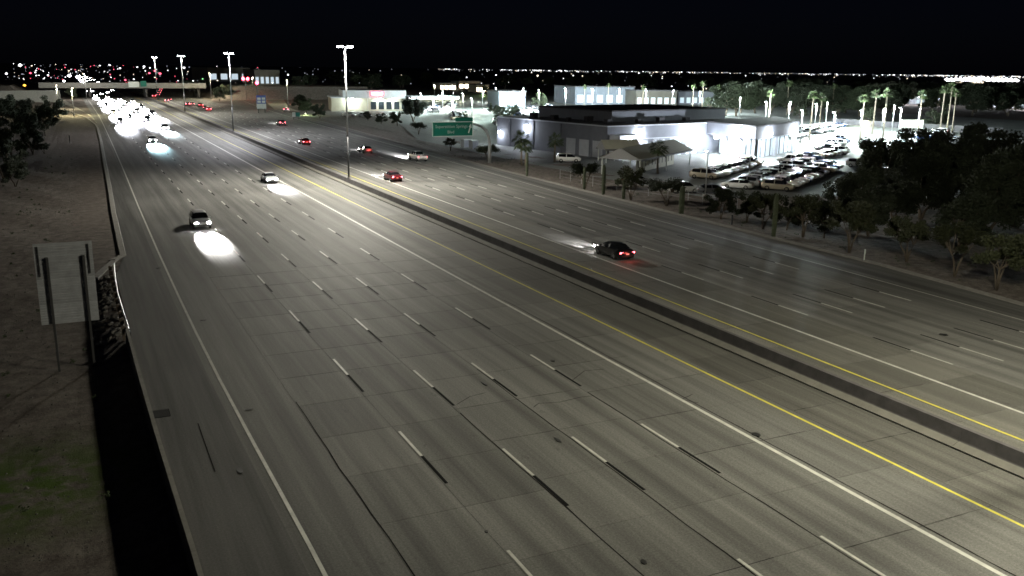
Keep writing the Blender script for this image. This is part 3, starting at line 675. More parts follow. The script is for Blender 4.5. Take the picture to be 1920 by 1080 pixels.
# ================================================================== buildings
def to_local(p, o, a):
    d = Vector((p[0]-o[0], p[1]-o[1])); return (d.x*math.cos(a)+d.y*math.sin(a), -d.x*math.sin(a)+d.y*math.cos(a))
BA = R(9.8); BO = (94.8, 153.0)
def bw_(x, y):   # building local -> world
    return (BO[0]+x*math.cos(BA)-y*math.sin(BA), BO[1]+x*math.sin(BA)+y*math.cos(BA))
bd = empty('dealership_building', 'long white flat-roofed dealership building with roll-up doors and bright wall lamps', 'building', (BO[0], BO[1], 0), BA)
wl_ = MB()
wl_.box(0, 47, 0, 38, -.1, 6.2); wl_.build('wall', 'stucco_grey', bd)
MB().box(-.06, 47.06, -.06, 38.06, 6.2, 6.42).build('parapet_cap', 'stucco_white', bd)
MB().box(.3, 46.7, .3, 37.7, 6.42, 6.46).build('roof', 'roof_dark', bd)
MB().box(9, 44, 9, 34, 6.46, 8.6).build('upper_wall', 'stucco_grey', bd)
MB().box(8.9, 44.1, 8.9, 34.1, 8.6, 8.85).build('upper_roof', 'roof_dark', bd)
for x, y, sx, sy, h in [(4, 4.5, 1.2, 1.2, .9), (5, 12, 1.6, 1.2, 1.1), (4, 22, 1.2, 1.5, .9), (18, 4, 1.5, 1.2, 1.0), (27, 5, 1.2, 1.2, .8), (5, 31, 1.4, 1.4, 1), (3.5, 16.5, .8, .8, .7), (12, 4.2, .9, .9, .7)]:
    MB().box(x, x+sx, y, y+sy, 6.46, 6.46+h).build('rooftop_unit', 'roof_dark', bd)
for i, y in enumerate((1.2, 5.4, 9.6)):                      # roll-up doors in the road side
    d = MB().box(-.03, .02, y, y+3.1, 0, 3.3).build('roll_up_door', 'door_metal', bd)
    for k in range(8): MB().box(-.05, -.03, y+.05, y+3.05, .1+k*.4, .42+k*.4).build('door_slat', 'door_metal', d)
    MB().box(-.07, .01, y-.14, y, 0, 3.4).build('door_frame', 'stucco_grey', d); MB().box(-.07, .01, y+3.1, y+3.24, 0, 3.4).build('door_frame', 'stucco_grey', d)
for y in (14.5, 24, 33): MB().box(-.12, 0, y, y+.4, 0, 6.1).build('pilaster', 'stucco_grey', bd)
# annex projecting to the camera at the corner
MB().box(.6, 5.2, -3.0, -.02, -.1, 4.5).build('annex', 'stucco_white', bd)
MB().box(.4, 5.4, -3.2, -.01, 4.5, 4.75).build('annex_roof', 'stucco_white', bd)
for x in (7.6, 12.4, 17.2, 22):
    d = MB().box(x, x+3.4, -.05, .02, 0, 3.4).build('service_door', 'shop_glass' if x > 16 else 'door_metal', bd)
    for k in range(3): MB().box(x+1.1*k+.0, x+1.1*k+.08, -.09, -.05, 0, 3.4).build('mullion', 'dark_steel', d)
MB().box(6.5, 27, -.14, -.02, 3.55, 3.75).build('ledge', 'stucco_white', bd)
def wall_lamp(x, y, z, nx, ny, power, col=(.86, .92, 1), s=1, parent=bd):
    m_ = MB().box(x-.3*s+nx*.22, x+.3*s+nx*.22, y-.3*s+ny*.22, y+.3*s+ny*.22, z-.22*s, z+.22*s).build('wall_lamp', 'lamp_cool', parent)
    w_ = bw_(x+nx*.75, y+ny*.75); point('wall_pack', (w_[0], w_[1], z-.4), power, col, .2)
wall_lamp(0, 26.5, 4.9, -1, 0, 1200); wall_lamp(8.6, 0, 5.2, 0, -1, 1300); wall_lamp(22.0, 0, 5.2, 0, -1, 1200)
wall_lamp(3.0, -3.0, 4.0, 0, -1, 800); wall_lamp(0, 36.5, 3.0, -1, 0, 600)
# showroom with deep fascia on columns
sr = empty('showroom', 'glass showroom with deep grey fascia and white columns at the building corner', 'building', (0, 0, 0))
PF = [(121.4, 140.8), (144.0, 153.0), (152, 170), (122.6, 158.0)]
MB().prism(PF, 4.15, 6.5).build('fascia', 'stucco_grey', sr)
cxm = sum(p[0] for p in PF)/4; cym = sum(p[1] for p in PF)/4
def shrink(k): return [(cxm+(x-cxm)*k, cym+(y-cym)*k) for x, y in PF]
MB().prism(shrink(1.02), 6.5, 6.75).build('fascia_cap', 'roof_dark', sr)
MB().prism(shrink(.985), 4.02, 4.15).build('soffit', 'stucco_white', sr)
inn = shrink(.74)
MB().prism(inn, 0, 4.02).build('glass_wall', 'shop_glass', sr)
for i in range(4):
    a, b = Vector(inn[i]), Vector(inn[(i+1) % 4]); k = max(2, int((b-a).length/2.6))
    for j in range(k):
        q = a+(b-a)*j/k; q += (q-Vector((cxm, cym))).normalized()*.06
        MB().box(q.x-.07, q.x+.07, q.y-.07, q.y+.07, 0, 4.02).build('mullion', 'dark_steel', sr)
for f in [(0, 0), (0, .5), (1, 0), (1, .55), (3, .35), (3, .68)]:
    a, b = Vector(PF[f[0]]), Vector(PF[(f[0]+1) % 4]); q = a+(b-a)*f[1]; q += (Vector((cxm, cym))-q).normalized()*1.1
    MB().box(q.x-.4, q.x+.4, q.y-.4, q.y+.4, 0, 4.03).build('column', 'stucco_white', sr)
def sr_lamp(edge, t, z, power):
    a, b = Vector(PF[edge]), Vector(PF[(edge+1) % 4]); q = a+(b-a)*t; o_ = (q-Vector((cxm, cym))).normalized(); nn = Vector(((b-a).y, -(b-a).x)).normalized()
    MB().box(q.x+nn.x*.25-.35, q.x+nn.x*.25+.35, q.y+nn.y*.25-.35, q.y+nn.y*.25+.35, z-.25, z+.2).build('flood_lamp', 'lamp_cool', sr)
    point('wall_pack', (q.x+nn.x*1.0, q.y+nn.y*1.0, z-.5), power, (.88, .95, 1), .2)
sr_lamp(3, .72, 5.6, 15000); sr_lamp(0, .28, 5.0, 3000); sr_lamp(0, .88, 5.1, 3000)
spot('lot_flood', (121.0, 144.5, 6.3), (-.6, -.7, -.95), 70000, (.9, .98, 1), 70, .7, .2); spot('lot_flood', (130, 144.5, 6.3), (.35, -.85, -.95), 70000, (.9, .98, 1), 70, .7, .2); sr_lamp(3, .25, 3.6, 1200)
for t in (.3, .62): 
    q = Vector(PF[3])+(Vector(PF[0])-Vector(PF[3]))*t; point('soffit_lamp', (q.x+1.0, q.y, 3.6), 1200, (.9, .97, 1), .2)
# canopies
def canopy(loc, rz, lx, ly, ze, zr, label, wall=None):
    t = empty('shade_canopy', label, 'canopy', loc, rz)
    r_ = MB(); r_.add([(0, 0, ze), (lx, 0, ze), (lx, ly, ze), (0, ly, ze), (0, ly/2, zr), (lx, ly/2, zr)], [(0, 1, 5, 4), (2, 3, 4, 5), (3, 2, 1, 0)]); r_.build('roof', 'canopy_roof', t)
    for xx in (-.04, lx+.02):
        e_ = MB(); e_.add([(xx, 0, ze-.15), (xx, ly, ze-.15), (xx, ly/2, zr), (xx+.02, 0, ze-.15), (xx+.02, ly, ze-.15), (xx+.02, ly/2, zr)], [(0, 2, 1), (3, 4, 5), (0, 1, 4, 3), (1, 2, 5, 4), (2, 0, 3, 5)]); e_.build('gable_end', 'canopy_grey', t)
    MB().box(-.05, lx+.05, -.06, -.0, ze-.3, ze+.02).build('eave_beam', 'canopy_grey', t); MB().box(-.05, lx+.05, ly, ly+.06, ze-.3, ze+.02).build('eave_beam', 'canopy_grey', t)
    for x in (.35, lx/2, lx-.35):
        for y in (.35, ly-.35): MB().tube([(x, y, -.1), (x, y, ze)], .11, 8).build('post', 'sign_white', t)
    if wall:
        x0, x1, yw = wall; w_ = MB().box(x0, x1, yw, yw+.15, 0, ze-.02).build('yellow_wall', 'canopy_roof', t)
        for k in range(int((x1-x0)/1.6)): MB().box(x0+.6+k*1.6, x0+.85+k*1.6, yw-.03, yw-.001, .8, 1.9).build('slot_window', 'dark_steel', w_)
    return t
canopy((83.5, 124.0, 0), math.atan2(dirn.y, dirn.x), 25, 7.5, 2.9, 4.6, 'long pale gable canopy with yellow wall above the parked cars', (6, 24, 3.2))
canopy((90.2, 146.0, 0), R(-8), 7.5, 4.5, 2.6, 4.2, 'small pale gable shelter in front of the annex')
# restaurant with red sign
rs = empty('restaurant_building', 'low white restaurant with glowing red sign on its fascia', 'building', (0, 0, 0))
ra, rb_ = G(622, 208), G(768, 208); RA = math.atan2((rb_-ra).y, (rb_-ra).x); rs.location = (ra.x, ra.y, 0); rs.rotation_euler = (0, 0, RA); LW = (rb_-ra).length
MB().box(0, LW, .5, 18, -.1, 5.0).build('wall', 'stucco_tan', rs); MB().box(LW*.14, LW*.95, -1.5, 17, 5.0, 8.0).build('fascia', 'stucco_white', rs)
MB().box(-.4, LW*.14-.02, -1.2, 17, 5.0, 5.5).build('lower_roof', 'stucco_white', rs); MB().box(LW*.15, LW*.94, -1.4, 16.9, 8.0, 8.2).build('roof', 'roof_dark', rs)
MB().box(LW*.49, LW*.66, -1.62, -1.52, 5.9, 7.6).build('sign_panel', 'sign_red_lit', rs)
MB().box(LW*.50, LW*.65, -1.68, -1.63, 6.2, 7.35).build('sign_face', 'sign_pink_lit', rs)
for k in range(5): MB().box(LW*(.5+.1*k), LW*(.57+.1*k), .42, .495, .6, 3.6).build('window', 'glass', rs)
def rsp(x, y): return (ra.x+x*math.cos(RA)-y*math.sin(RA), ra.y+x*math.sin(RA)+y*math.cos(RA))
for x, pw in ((LW*.26, 5000), (LW*.62, 1500), (LW*.80, 1500)):
    q = rsp(x, -.6); MB().box(x-.5, x+.5, -.9, -.3, 4.6, 4.85).build('soffit_lamp', 'lamp_cool', rs); point('soffit_lamp', (q[0], q[1], 4.3), pw, (.8, 1, .93), .2)
q = rsp(LW*.57, -3); point('sign_glow', (q[0], q[1], 6.6), 300, (1, .05, .1), .4)
fc = empty('fuel_canopy', 'flat lit canopy right of the restaurant above the far parked cars', 'canopy', (*rsp(LW*1.02, 2), 0), RA)
MB().box(0, 20, -2, 8, 5.0, 5.8).build('roof', 'stucco_white', fc); MB().box(.4, 19.6, -1.6, 7.6, 4.85, 4.995).build('light_panel', 'lamp_cool', fc)
for x in (2, 10, 18): MB().box(x-.25, x+.25, 2.7, 3.3, -.1, 4.85).build('column', 'stucco_white', fc)

# ------------------------------------------------------------------ far buildings, each standing on its own
def block(u0, u1, v, h, depth, label, m='stucco_white', lit=None, band=None, wins=6, cat='building', ang=None):
    a, b = G(u0, v), G(u1, v); an = math.atan2((b-a).y, (b-a).x); L = (b-a).length
    t = empty('far_building', label, cat, (a.x, a.y, 0), an)
    MB().box(0, L, 0, depth, -.1, h).build('wall', m, t); MB().box(-.3, L+.3, -.3, depth+.3, h, h+.5).build('roof', 'roof_dark', t)
    if band: MB().box(L*.02, L*.98, -.25, -.02, band[0], band[1]).build('lit_fascia', lit, t)
    for k in range(wins):
        x = L*(k+.2)/wins; MB().box(x, x+L*.6/wins, -.12, -.01, h*.12, h*.55).build('window', lit if (lit and not band) else 'shop_glass', t)
    return t
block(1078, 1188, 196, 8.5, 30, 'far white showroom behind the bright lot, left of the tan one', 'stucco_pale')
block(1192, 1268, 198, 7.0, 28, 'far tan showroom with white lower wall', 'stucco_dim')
block(1272, 1345, 196, 6.5, 24, 'far grey building at the right end of the showrooms', 'stucco_grey')
block(935, 985, 203, 7, 20, 'small pale building left of the far white showroom', 'stucco_pale')
block(390, 470, 152, 14, 40, 'dim two-storey block behind the red traffic lights', 'stucco_tan', None, None, 4)
block(478, 525, 160, 13, 30, 'dim brown building right of the red traffic lights', 'stucco_tan', None, None, 5)
for i, (u0, u1, v, h, c) in enumerate([(1620, 1640, 191, 5, 'leftmost'), (1648, 1668, 192, 5, 'second'), (1680, 1706, 193, 6, 'third'), (1716, 1742, 195, 7, 'fourth'), (1754, 1768, 195, 5, 'fifth'), (1830, 1860, 199, 6, 'sixth'), (1862, 1876, 199, 5, 'seventh'), (1902, 1935, 203, 6, 'rightmost')]):
    BLK = block(u0, u1, v, h*.6, 14, 'small far building with floodlit front, %s of the row at right' % c, 'stucco_white', None, None, 3)
    MB().box(2, 2.6, -.5, -.13, h*.5, h*.58).build('added_front_lamp', 'lamp_cool', bpy.data.objects[-1] if False else BLK)  # glowing box added as fixture for the helper light before this front
    q = G((u0+u1)/2, v+3); point('added_front_lamp', (q.x, q.y-2, h*.7), 5000, (.93, .93, 1), .3)
for i, (u, v, w, h, c) in enumerate([(840, 168, 30, 5, 'left'), (880, 166, 40, 6, 'middle'), (905, 172, 24, 5, 'right')]):
    block(u-w/2, u+w/2, v, h, 15, 'far low shop behind the parked cars, %s one' % c, 'stucco_tan', 'lamp_warm', None, 4)
# overpass
ov = empty('overpass', 'concrete overpass crossing the freeway with pale lit parapet', 'bridge', (0, 505, 0))
MB().box(-12, 66, 0, 26, 5.0, 6.3).build('deck', 'kerb_concrete', ov)
for k in range(13): MB().box(-12+k*6+.03, -12+k*6+5.97, -.3, 0-.02, 5.6, 7.6).build('parapet_panel', 'kerb_concrete', ov)
for x in (36.84, 10.5, 62.5):
    for y in (3, 13, 23): MB().tube([(x, y, -.1), (x, y, 5.02)], .6, 10).build('column', 'barrier_dark', ov, True)
MB().box(28.5, 33.5, -.6, -.32, 5.5, 8.2).build('sign_panel', 'sign_white', ov); MB().box(34.2, 37, -.6, -.32, 5.8, 8.6).build('sign_panel', 'sign_green', ov)
bk = MB(); bk.add([(66, 495, -.1), (66, 535, -.1), (80, 535, 6.2), (80, 495, 6.2), (150, 535, 6.2), (150, 495, 6.2), (150, 480, -.1), (72, 480, -.1)], [(0, 3, 2, 1), (3, 5, 4, 2), (7, 6, 5, 3), (0, 7, 3)]); struct('bridge_embankment', bk, 'desert_ground')
bk = MB(); bk.add([(-12, 495, -.1), (-12, 535, -.1), (-24, 535, 6.2), (-24, 495, 6.2), (-160, 535, 6.2), (-160, 495, 6.2), (-160, 480, -.1), (-16, 480, -.1)], [(1, 2, 3, 0), (2, 4, 5, 3), (3, 5, 6, 7), (3, 7, 0)]); struct('bridge_embankment', bk, 'desert_ground')
rw = empty('retaining_wall', 'pale concrete retaining wall beside the ramp at far left', 'wall', (-38, 440, 0), R(28))
for k in range(8): MB().box(k*5+.02, k*5+4.98, 0, .5, -.1, 5.2).build('wall_panel', 'kerb_concrete', rw)

# ================================================================== lamp posts of lots and ramps
LP = None
def lot_light(x, y, h, power, label, col=(.86, 1, .98), lit='lamp_cool', heads=1):
    t = empty('lot_lamp_post', label, 'lamp post', (x, y, 0), random.uniform(0, 3), 'lamp posts of the car lots')
    MB().tube([(0, 0, -.1), (0, 0, .6)], .28, 8).build('footing', 'kerb_concrete', t)
    MB().tube([(0, 0, .5), (0, 0, h)], [.10, .07], 8).build('pole', 'galv', t, True)
    for s in ((1, -1) if heads == 2 else (1,)):
        hd = MB().box(min(0, s*.6), max(0, s*.6), -.18, .18, h, h+.14).build('lamp_head', 'galv', t); MB().box(min(s*.1, s*.58), max(s*.1, s*.58), -.16, .16, h-.07, h-.004).build('lens', lit, hd)
    if power: point('lot_lamp', (x, y, h-.5), power*.5, col, .3)
LL = [(1434, 240, 8, 120000), (1477, 240, 8, 120000), (1527, 246, 8, 90000), (1547, 240, 8, 90000), (1651, 262, 8, 34000), (1672, 250, 8, 14000), (1684, 258, 8, 14000), (1718, 262, 8, 14000), (1500, 268, 8, 30000), (1560, 275, 8, 20000), (1610, 268, 8, 22000), (1385, 225, 8, 30000)]
for i, (u, v, h, pw) in enumerate(LL):
    q = G(u, v); lot_light(q.x, q.y, h, pw*2, 'slim lamp post of the bright right lot, %s counted in from the building' % ORD[i])
for i, (u, v, pw) in enumerate([(1010, 212, 240000), (1060, 208, 300000), (1110, 206, 300000), (1160, 206, 300000), (1210, 206, 300000), (1260, 208, 260000), (1310, 214, 200000), (980, 206, 120000)]):
    q = G(u, v); lot_light(q.x, q.y, 9, pw, 'lamp post in the blazing lot behind the dealership, %s from left' % ORD[i])
for i, (u, v, pw, c) in enumerate([(790, 212, 9000, (.8, 1, .95)), (830, 206, 11000, (.75, 1, .9)), (868, 212, 12000, (.9, 1, .75)), (905, 205, 14000, (.75, 1, .9)), (850, 190, 16000, (.95, 1, .7)), (945, 222, 9000, (.75, 1, .92)), (885, 228, 8000, (.78, 1, .9)), (815, 185, 14000, (1, .95, .6)), (930, 192, 22000, (.9, 1, 1))]):
    q = G(u, v); lot_light(q.x, q.y, 7.5, pw*2.2, 'thin lamp post among the parked cars beyond the green sign, %s' % ORD[i], c)
q = G(1404, 330); lot_light(q.x, q.y, 7.5, 0, 'dark unlit pole between the rows of the near lot', heads=1)
q = G(1322, 372); lot_light(q.x, q.y, 6.5, 0, 'dark unlit pole at the roadside fence of the near lot', heads=1)
for i, (u, v, h, pw, lab) in enumerate([(110, 205, 9, 30000, 'white lamp post at the left ramp before the dark tree'), (540, 196, 11, 9000, 'slim lamp post right of the exit ramp'), (475, 178, 10, 30000, 'lamp post lighting the grass of the exit ramp'), (690, 214, 8, 0, 'bright slim pole in front of the restaurant')]):
    q = G(u, v); lot_light(q.x, q.y, h, pw, lab, (1, .93, .62), 'lamp_warm' if pw else 'galv', 1)
lot_light(1.5, 338, 9, 28000, 'added lamp post beside the lit left on-ramp', (1, .9, .5), 'lamp_warm')  # post added to carry a helper light for the ramp
lot_light(65.5, 484, 13, 46000, 'added lamp post at the right end of the overpass', (1, .9, .6), 'lamp_warm'); lot_light(8.4, 484, 12, 24000, 'added lamp post at the left end of the overpass', (1, .95, .85), 'lamp_warm')  # both posts added to brighten the overpass
# traffic signals
for i, (u, v, vt, lab) in enumerate([(462, 187, 146, 'red traffic signal with two lit heads on a mast beyond the ramp'), (483, 186, 153, 'single red traffic signal right of the twin one')]):
    q = G(u, v); d = q.length; z_ = CAM_H-(vt-122)*d/F_PX; t = empty('traffic_signal', lab, 'traffic light', (q.x, q.y, 0))
    MB().tube([(0, 0, -.1), (0, 0, z_+.4)], .14, 8).build('mast', 'dark_steel', t)
    for k, x in enumerate((-1.1, 1.1) if i == 0 else (0,)):
        b_ = MB().box(x-.5, x+.5, -.5, -.1, z_-1.6, z_+.9).build('signal_housing', 'trim', t)
        MB().tube([(x, -.51, z_+.1), (x, -.62, z_+.1)], .72, 12).build('red_lens', 'lamp_red', b_)
    point('signal_glow', (q.x, q.y-2, z_), 250, (1, .03, .06), .4)
# gantry sign
gs = empty('cantilever_sign', 'green Superstition Springs Blvd exit sign on a curved steel post', 'sign', (69.5, 153, 0))
MB().tube([(0, 0, -.3), (0, 0, 3.2), (-.15, 0, 4.6), (-.75, 0, 5.9), (-1.8, 0, 6.8), (-3.4, 0, 7.25), (-6.0, 0, 7.35), (-9.6, 0, 7.35)], [.34, .31, .29, .27, .24, .21, .18, .15], 10).build('curved_post', 'galv', gs, True)
MB().tube([(-2.6, 0, 6.2), (-9.6, 0, 6.2)], .10, 8).build('arm', 'galv', gs, True)
pn = MB().box(-11.4, -3.6, -.36, -.28, 5.15, 7.65).build('sign_panel', 'sign_green', gs)
bd_ = MB(); 
for a in ((-11.42, -3.58, 5.10, 5.20), (-11.42, -3.58, 7.60, 7.70), (-11.42, -11.32, 5.2, 7.6), (-3.68, -3.58, 5.2, 7.6)): bd_.box(a[0], a[1], -.385, -.362, a[2], a[3])
bd_.build('border', 'sign_white', pn)
MB().box(-7.0, -3.6, -.36, -.28, 7.72, 8.4).build('exit_tab', 'sign_green', gs)
def text(txt, size, loc, parent, m='letter_white', name='lettering'):
    cu = bpy.data.curves.new(name, 'FONT'); cu.body = txt; cu.size = size; cu.align_x = 'CENTER'; cu.align_y = 'CENTER'; cu.extrude = .006; cu.resolution_u = 2
    o = bpy.data.objects.new(name, cu); COL.objects.link(o); dg = bpy.context.evaluated_depsgraph_get()
    me = bpy.data.meshes.new_from_object(o.evaluated_get(dg)); bpy.data.objects.remove(o)
    me.materials.clear(); me.materials.append(MATS[m]); q = link(name, me, parent, loc); q.rotation_euler = (R(90), 0, 0); return q
text('Superstition Springs', .78, (-7.75, -.375, 6.85), pn); text('Blvd', .78, (-7.9, -.375, 5.85), pn)
ar = MB(); ar.add([(-4.55, -.375, 5.7), (-4.35, -.375, 5.6), (-3.98, -.375, 6.7), (-4.18, -.375, 6.78)], [(0, 1, 2, 3)]); ar.add([(-4.42, -.375, 6.75), (-3.80, -.375, 6.52), (-3.95, -.375, 7.35)], [(0, 1, 2)]); ar.build('arrow', 'sign_white', pn)
# blue service sign and small signs by the ramp
q = G(491, 212); t = empty('service_sign', 'tall blue and white service sign on two short posts by the exit ramp', 'sign', (q.x, q.y, 0))
MB().box(-1.7, 1.7, -.06, .06, 3.4, 6.4).build('upper_panel', 'sign_blue', t); MB().box(-1.7, 1.7, -.06, .06, 1.6, 3.36).build('lower_panel', 'alu_plank', t)
for x, z in ((-.8, 5.2), (.8, 5.2), (-.8, 4.1), (.8, 4.1)): MB().box(x-.6, x+.6, -.09, -.061, z-.4, z+.4).build('logo_plate', 'alu_plank', t)
for x in (-1.2, 1.2): MB().box(x-.12, x+.12, .07, .25, -.1, 6.2).build('post', 'dark_steel', t)
q = G(556, 224); t = empty('exit_gore_sign', 'small white and green exit sign at the ramp nose', 'sign', (q.x, q.y, 0))
MB().box(-1.3, -.3, -.05, .05, .9, 2.3).build('white_panel', 'sign_white', t); MB().box(-.26, 1.2, -.05, .05, .9, 2.3).build('green_panel', 'sign_green', t)
for x in (-.9, .8): MB().box(x-.08, x+.08, .06, .2, -.1, 2.2).build('post', 'dark_steel', t)
# roadside fence by the lot and cabinets
for i, (u, v, w, h) in enumerate([(872, 276, 1.6, 1.7), (888, 279, 1.7, 1.8)]):
    q = G(u, v); t = empty('utility_cabinet', ['white utility cabinet below the green sign, left one', 'white utility cabinet right beside the curved sign post'][i], 'cabinet', (q.x, q.y, 0), R(15))
    MB().box(-w/2, w/2, -.6, .6, -.1, h).build('housing', 'sign_white', t); MB().box(-w/2+.1, -.02, -.64, -.601, .15, h-.15).build('door', 'stucco_white', t); MB().box(.02, w/2-.1, -.64, -.601, .15, h-.15).build('door', 'stucco_white', t)
    MB().box(-w/2-.08, w/2+.08, -.68, .68, h, h+.08).build('lid', 'galv', t)
fn = empty('wire_fence', 'thin wire fence with slim posts between the road verge and the car lot', 'fence', (0, 0, 0))
fp = [G(1050, 335), G(1180, 362), G(1290, 376), G(1345, 388), G(1420, 402)]
fpts = []
for a, b in zip(fp, fp[1:]):
    k = max(1, int((b-a).length/3)); fpts += [a+(b-a)*i/k for i in range(k)]
for p_ in fpts: MB().tube([(p_.x, p_.y, -.2), (p_.x, p_.y, 1.5)], .035, 6).build('post', 'galv', fn)
for z in (.4, .9, 1.4):
    MB().tube([(p_.x, p_.y, z) for p_ in fpts], .012, 4).build('wire', 'galv', fn)
q = G(1620, 489); tag(MB().box(-.05, .05, -.03, .03, -.2, 1.1).box(-.06, .06, -.05, -.031, .7, 1.05).build('delineator_post', 'sign_white', None, loc=(q.x, q.y, 0)), 'short white marker post on the dirt verge right of the dark trees', 'post')
q = G(1372, 420); tag(MB().box(-.06, .06, -.06, .06, -.2, 1.0).box(-.08, .08, -.08, .08, 1.0, 1.06).build('marker_post', 'dark_steel', None, loc=(q.x, q.y, 0)), 'short dark marker post on the verge below the roadside trees', 'post')
# white box trailer at the end of the bright lot
q = G(1707, 244); t = empty('box_trailer', 'small white box trailer at the far edge of the bright lot', 'trailer', (q.x, q.y, 0), R(-25))
MB().box(-3.2, 3.2, -1.2, 1.2, .7, 3.2).build('box', 'sign_white', t); MB().box(-3.3, 4.4, -.12, .12, .5, .68).build('drawbar', 'dark_steel', t)
for x in (-.6, .4):
    for y in (-1.25, 1.05): MB().tube([(x, y, .4), (x, y+.2, .4)], .4, 12).build('wheel', 'tyre', t)
# low wall behind the bright lot
wl2 = empty('lot_boundary_wall', 'long grey block wall behind the bright right lot', 'wall', (0, 0, 0)); a, b = G(1560, 232), G(1880, 252); k = 24
for i in range(k):
    p0, p1 = a+(b-a)*i/k, a+(b-a)*((i+.97)/k); an = math.atan2((b-a).y, (b-a).x)
    MB().box(0, (p1-p0).length, 0, .25, -.1, 1.8).build('wall_panel', 'roof_dark', wl2, loc=(p0.x, p0.y, 0), rz=an)

# ================================================================== plants
def leaf_cloud(seed, lobes, per, leaf, flat=.8, fill=.55):
    """many small leaf faces scattered through uneven lobes"""
    rd = random.Random(seed); mb = MB()
    for (cx_, cy_, cz_, r_) in lobes:
        for _ in range(per):
            d = Vector((rd.gauss(0, 1), rd.gauss(0, 1), rd.gauss(0, 1))).normalized()*r_*(rd.random()**fill)
            c = Vector((cx_, cy_, cz_))+Vector((d.x, d.y, d.z*flat))
            a = Vector((rd.gauss(0, 1), rd.gauss(0, 1), rd.gauss(0, 1))).normalized(); b = a.orthogonal().normalized()
            s = leaf*rd.uniform(.6, 1.4); a *= s; b *= s*.55
            mb.v += [tuple(c-a), tuple(c+b), tuple(c+a), tuple(c-b)]; k = len(mb.v)
            mb.f.append((k-4, k-3, k-2, k-1)); mb.m.append(0)
    return mb
def make_tree(name, seed, h, spread, trunk_h, nl, per, leaf, leafmat, lab, stems=2, tr=.14, low=.35, group=None):
    rd = random.Random(seed); t = empty(name, lab, 'tree', (0, 0, 0), 0, group); tm = MB(); lobes = []
    for s in range(stems):
        a = 2*math.pi*s/stems+rd.uniform(-.6, .6); lean = rd.uniform(.15, .4)*(stems > 1)
        p0 = Vector((0, 0, -.3)); p1 = Vector((math.cos(a)*lean*trunk_h*.5, math.sin(a)*lean*trunk_h*.5, trunk_h*.5)); p2 = Vector((math.cos(a)*lean*trunk_h*1.4, math.sin(a)*lean*trunk_h*1.4, trunk_h))
        tm.tube([p0, p1, p2], [tr, tr*.8, tr*.62], 7)
        for q in range(max(3, nl//stems)):
            b = a+rd.uniform(-1.5, 1.5) if stems > 1 else rd.uniform(0, 6.28); rr = spread*rd.uniform(.25, 1)**.7; zz = rd.uniform(low, 1)
            tip = Vector((math.cos(b)*rr*math.sqrt(max(.12, 1-(zz-.4)**2*1.6)), math.sin(b)*rr*math.sqrt(max(.12, 1-(zz-.4)**2*1.6)), trunk_h*.75+(h-trunk_h*.75)*zz*.85))
            mid = p2+(tip-p2)*.5+Vector((0, 0, .25)); tm.tube([p2, mid, tip], [tr*.5, tr*.28, tr*.1], 5, False)
            lobes.append((tip.x, tip.y, tip.z, rd.uniform(.22, .40)*spread)); m2 = p2+(tip-p2)*.72; lobes.append((m2.x, m2.y, m2.z+.2, rd.uniform(.15, .26)*spread))
    tm.build('trunk', 'bark', t, True)
    leaf_cloud(seed+5, lobes, per, leaf, .72).build('crown', leafmat, t)
    return t
def make_palm(seed, h, lab, r_=1.7, n=34, skirt=True):
    rd = random.Random(seed); t = empty('palm_tree', lab, 'palm', (0, 0, 0)); 
    MB().tube([(0, 0, -.2), (.05, .03, h*.3), (.1, .02, h*.65), (.12, 0, h)], [.24, .19, .17, .19], 8).build('trunk', 'palm_bark', t, True)
    mb = MB()
    for i in range(n):
        az = rd.uniform(0, 6.28); el = rd.uniform(-.9 if skirt else -.4, 1.25); L = r_*rd.uniform(.75, 1.1)
        base = Vector((.12, 0, h)); d = Vector((math.cos(az)*math.cos(el), math.sin(az)*math.cos(el), math.sin(el)))
        side = Vector((-math.sin(az), math.cos(az), 0)); stem = base+d*L*.5
        for k in range(9):       # fan segments drooping at the tips
            f = (k-4)/4; tip = stem+(d*math.cos(f*1.1)+side*math.sin(f*1.1))*L*.55+Vector((0, 0, -.28*L*(.4+abs(f))))
            w = side*.06+Vector((0, 0, .02)); md = stem+(tip-stem)*.55+Vector((0, 0, .08))
            mb.add([stem-w*.4, md-w, tip, md+w, stem+w*.4], [(0, 1, 2, 3, 4)])
        mb.add([base, base+d*L*.5+side*.025, base+d*L*.5-side*.025], [(0, 1, 2)])
    mb.build('crown', 'leaf_palm', t)
    return t
T_mesq = [make_tree('mesquite_tree', 40+i, 5.0, 2.3, 1.9, 16, 130, .13, 'leaf_olive', 'x', 3, .11, .3) for i in range(3)]
T_flat = [make_tree('spreading_tree', 50+i, 3.9, 2.6, 1.9, 16, 130, .12, 'leaf_dark', 'x', 2, .12, .45) for i in range(2)]
T_big = [make_tree('dense_tree', 60+i, 10.5, 4.6, 3.0, 30, 300, .22, 'leaf_dark', 'x', 2, .28, .1) for i in range(3)]
T_mid = [make_tree('bushy_tree', 70+i, 6.5, 3.0, 1.6, 20, 190, .16, 'leaf_dark', 'x', 2, .17, .05) for i in range(3)]
P_tall = [make_palm(80+i, 11.5, 'x') for i in range(2)]; P_short = [make_palm(84+i, 4.4, 'x', 2.0, 40) for i in range(2)]
GT = 'roadside trees'
def plant(proto, u, v, s, label, group, z=0, rot=None, xy=None):
    p_ = G(u, v) if xy is None else Vector((*xy, 0)); return copy_tree(proto, (p_.x, p_.y, z-.05), random.uniform(0, 6) if rot is None else rot, label, None, group, s)
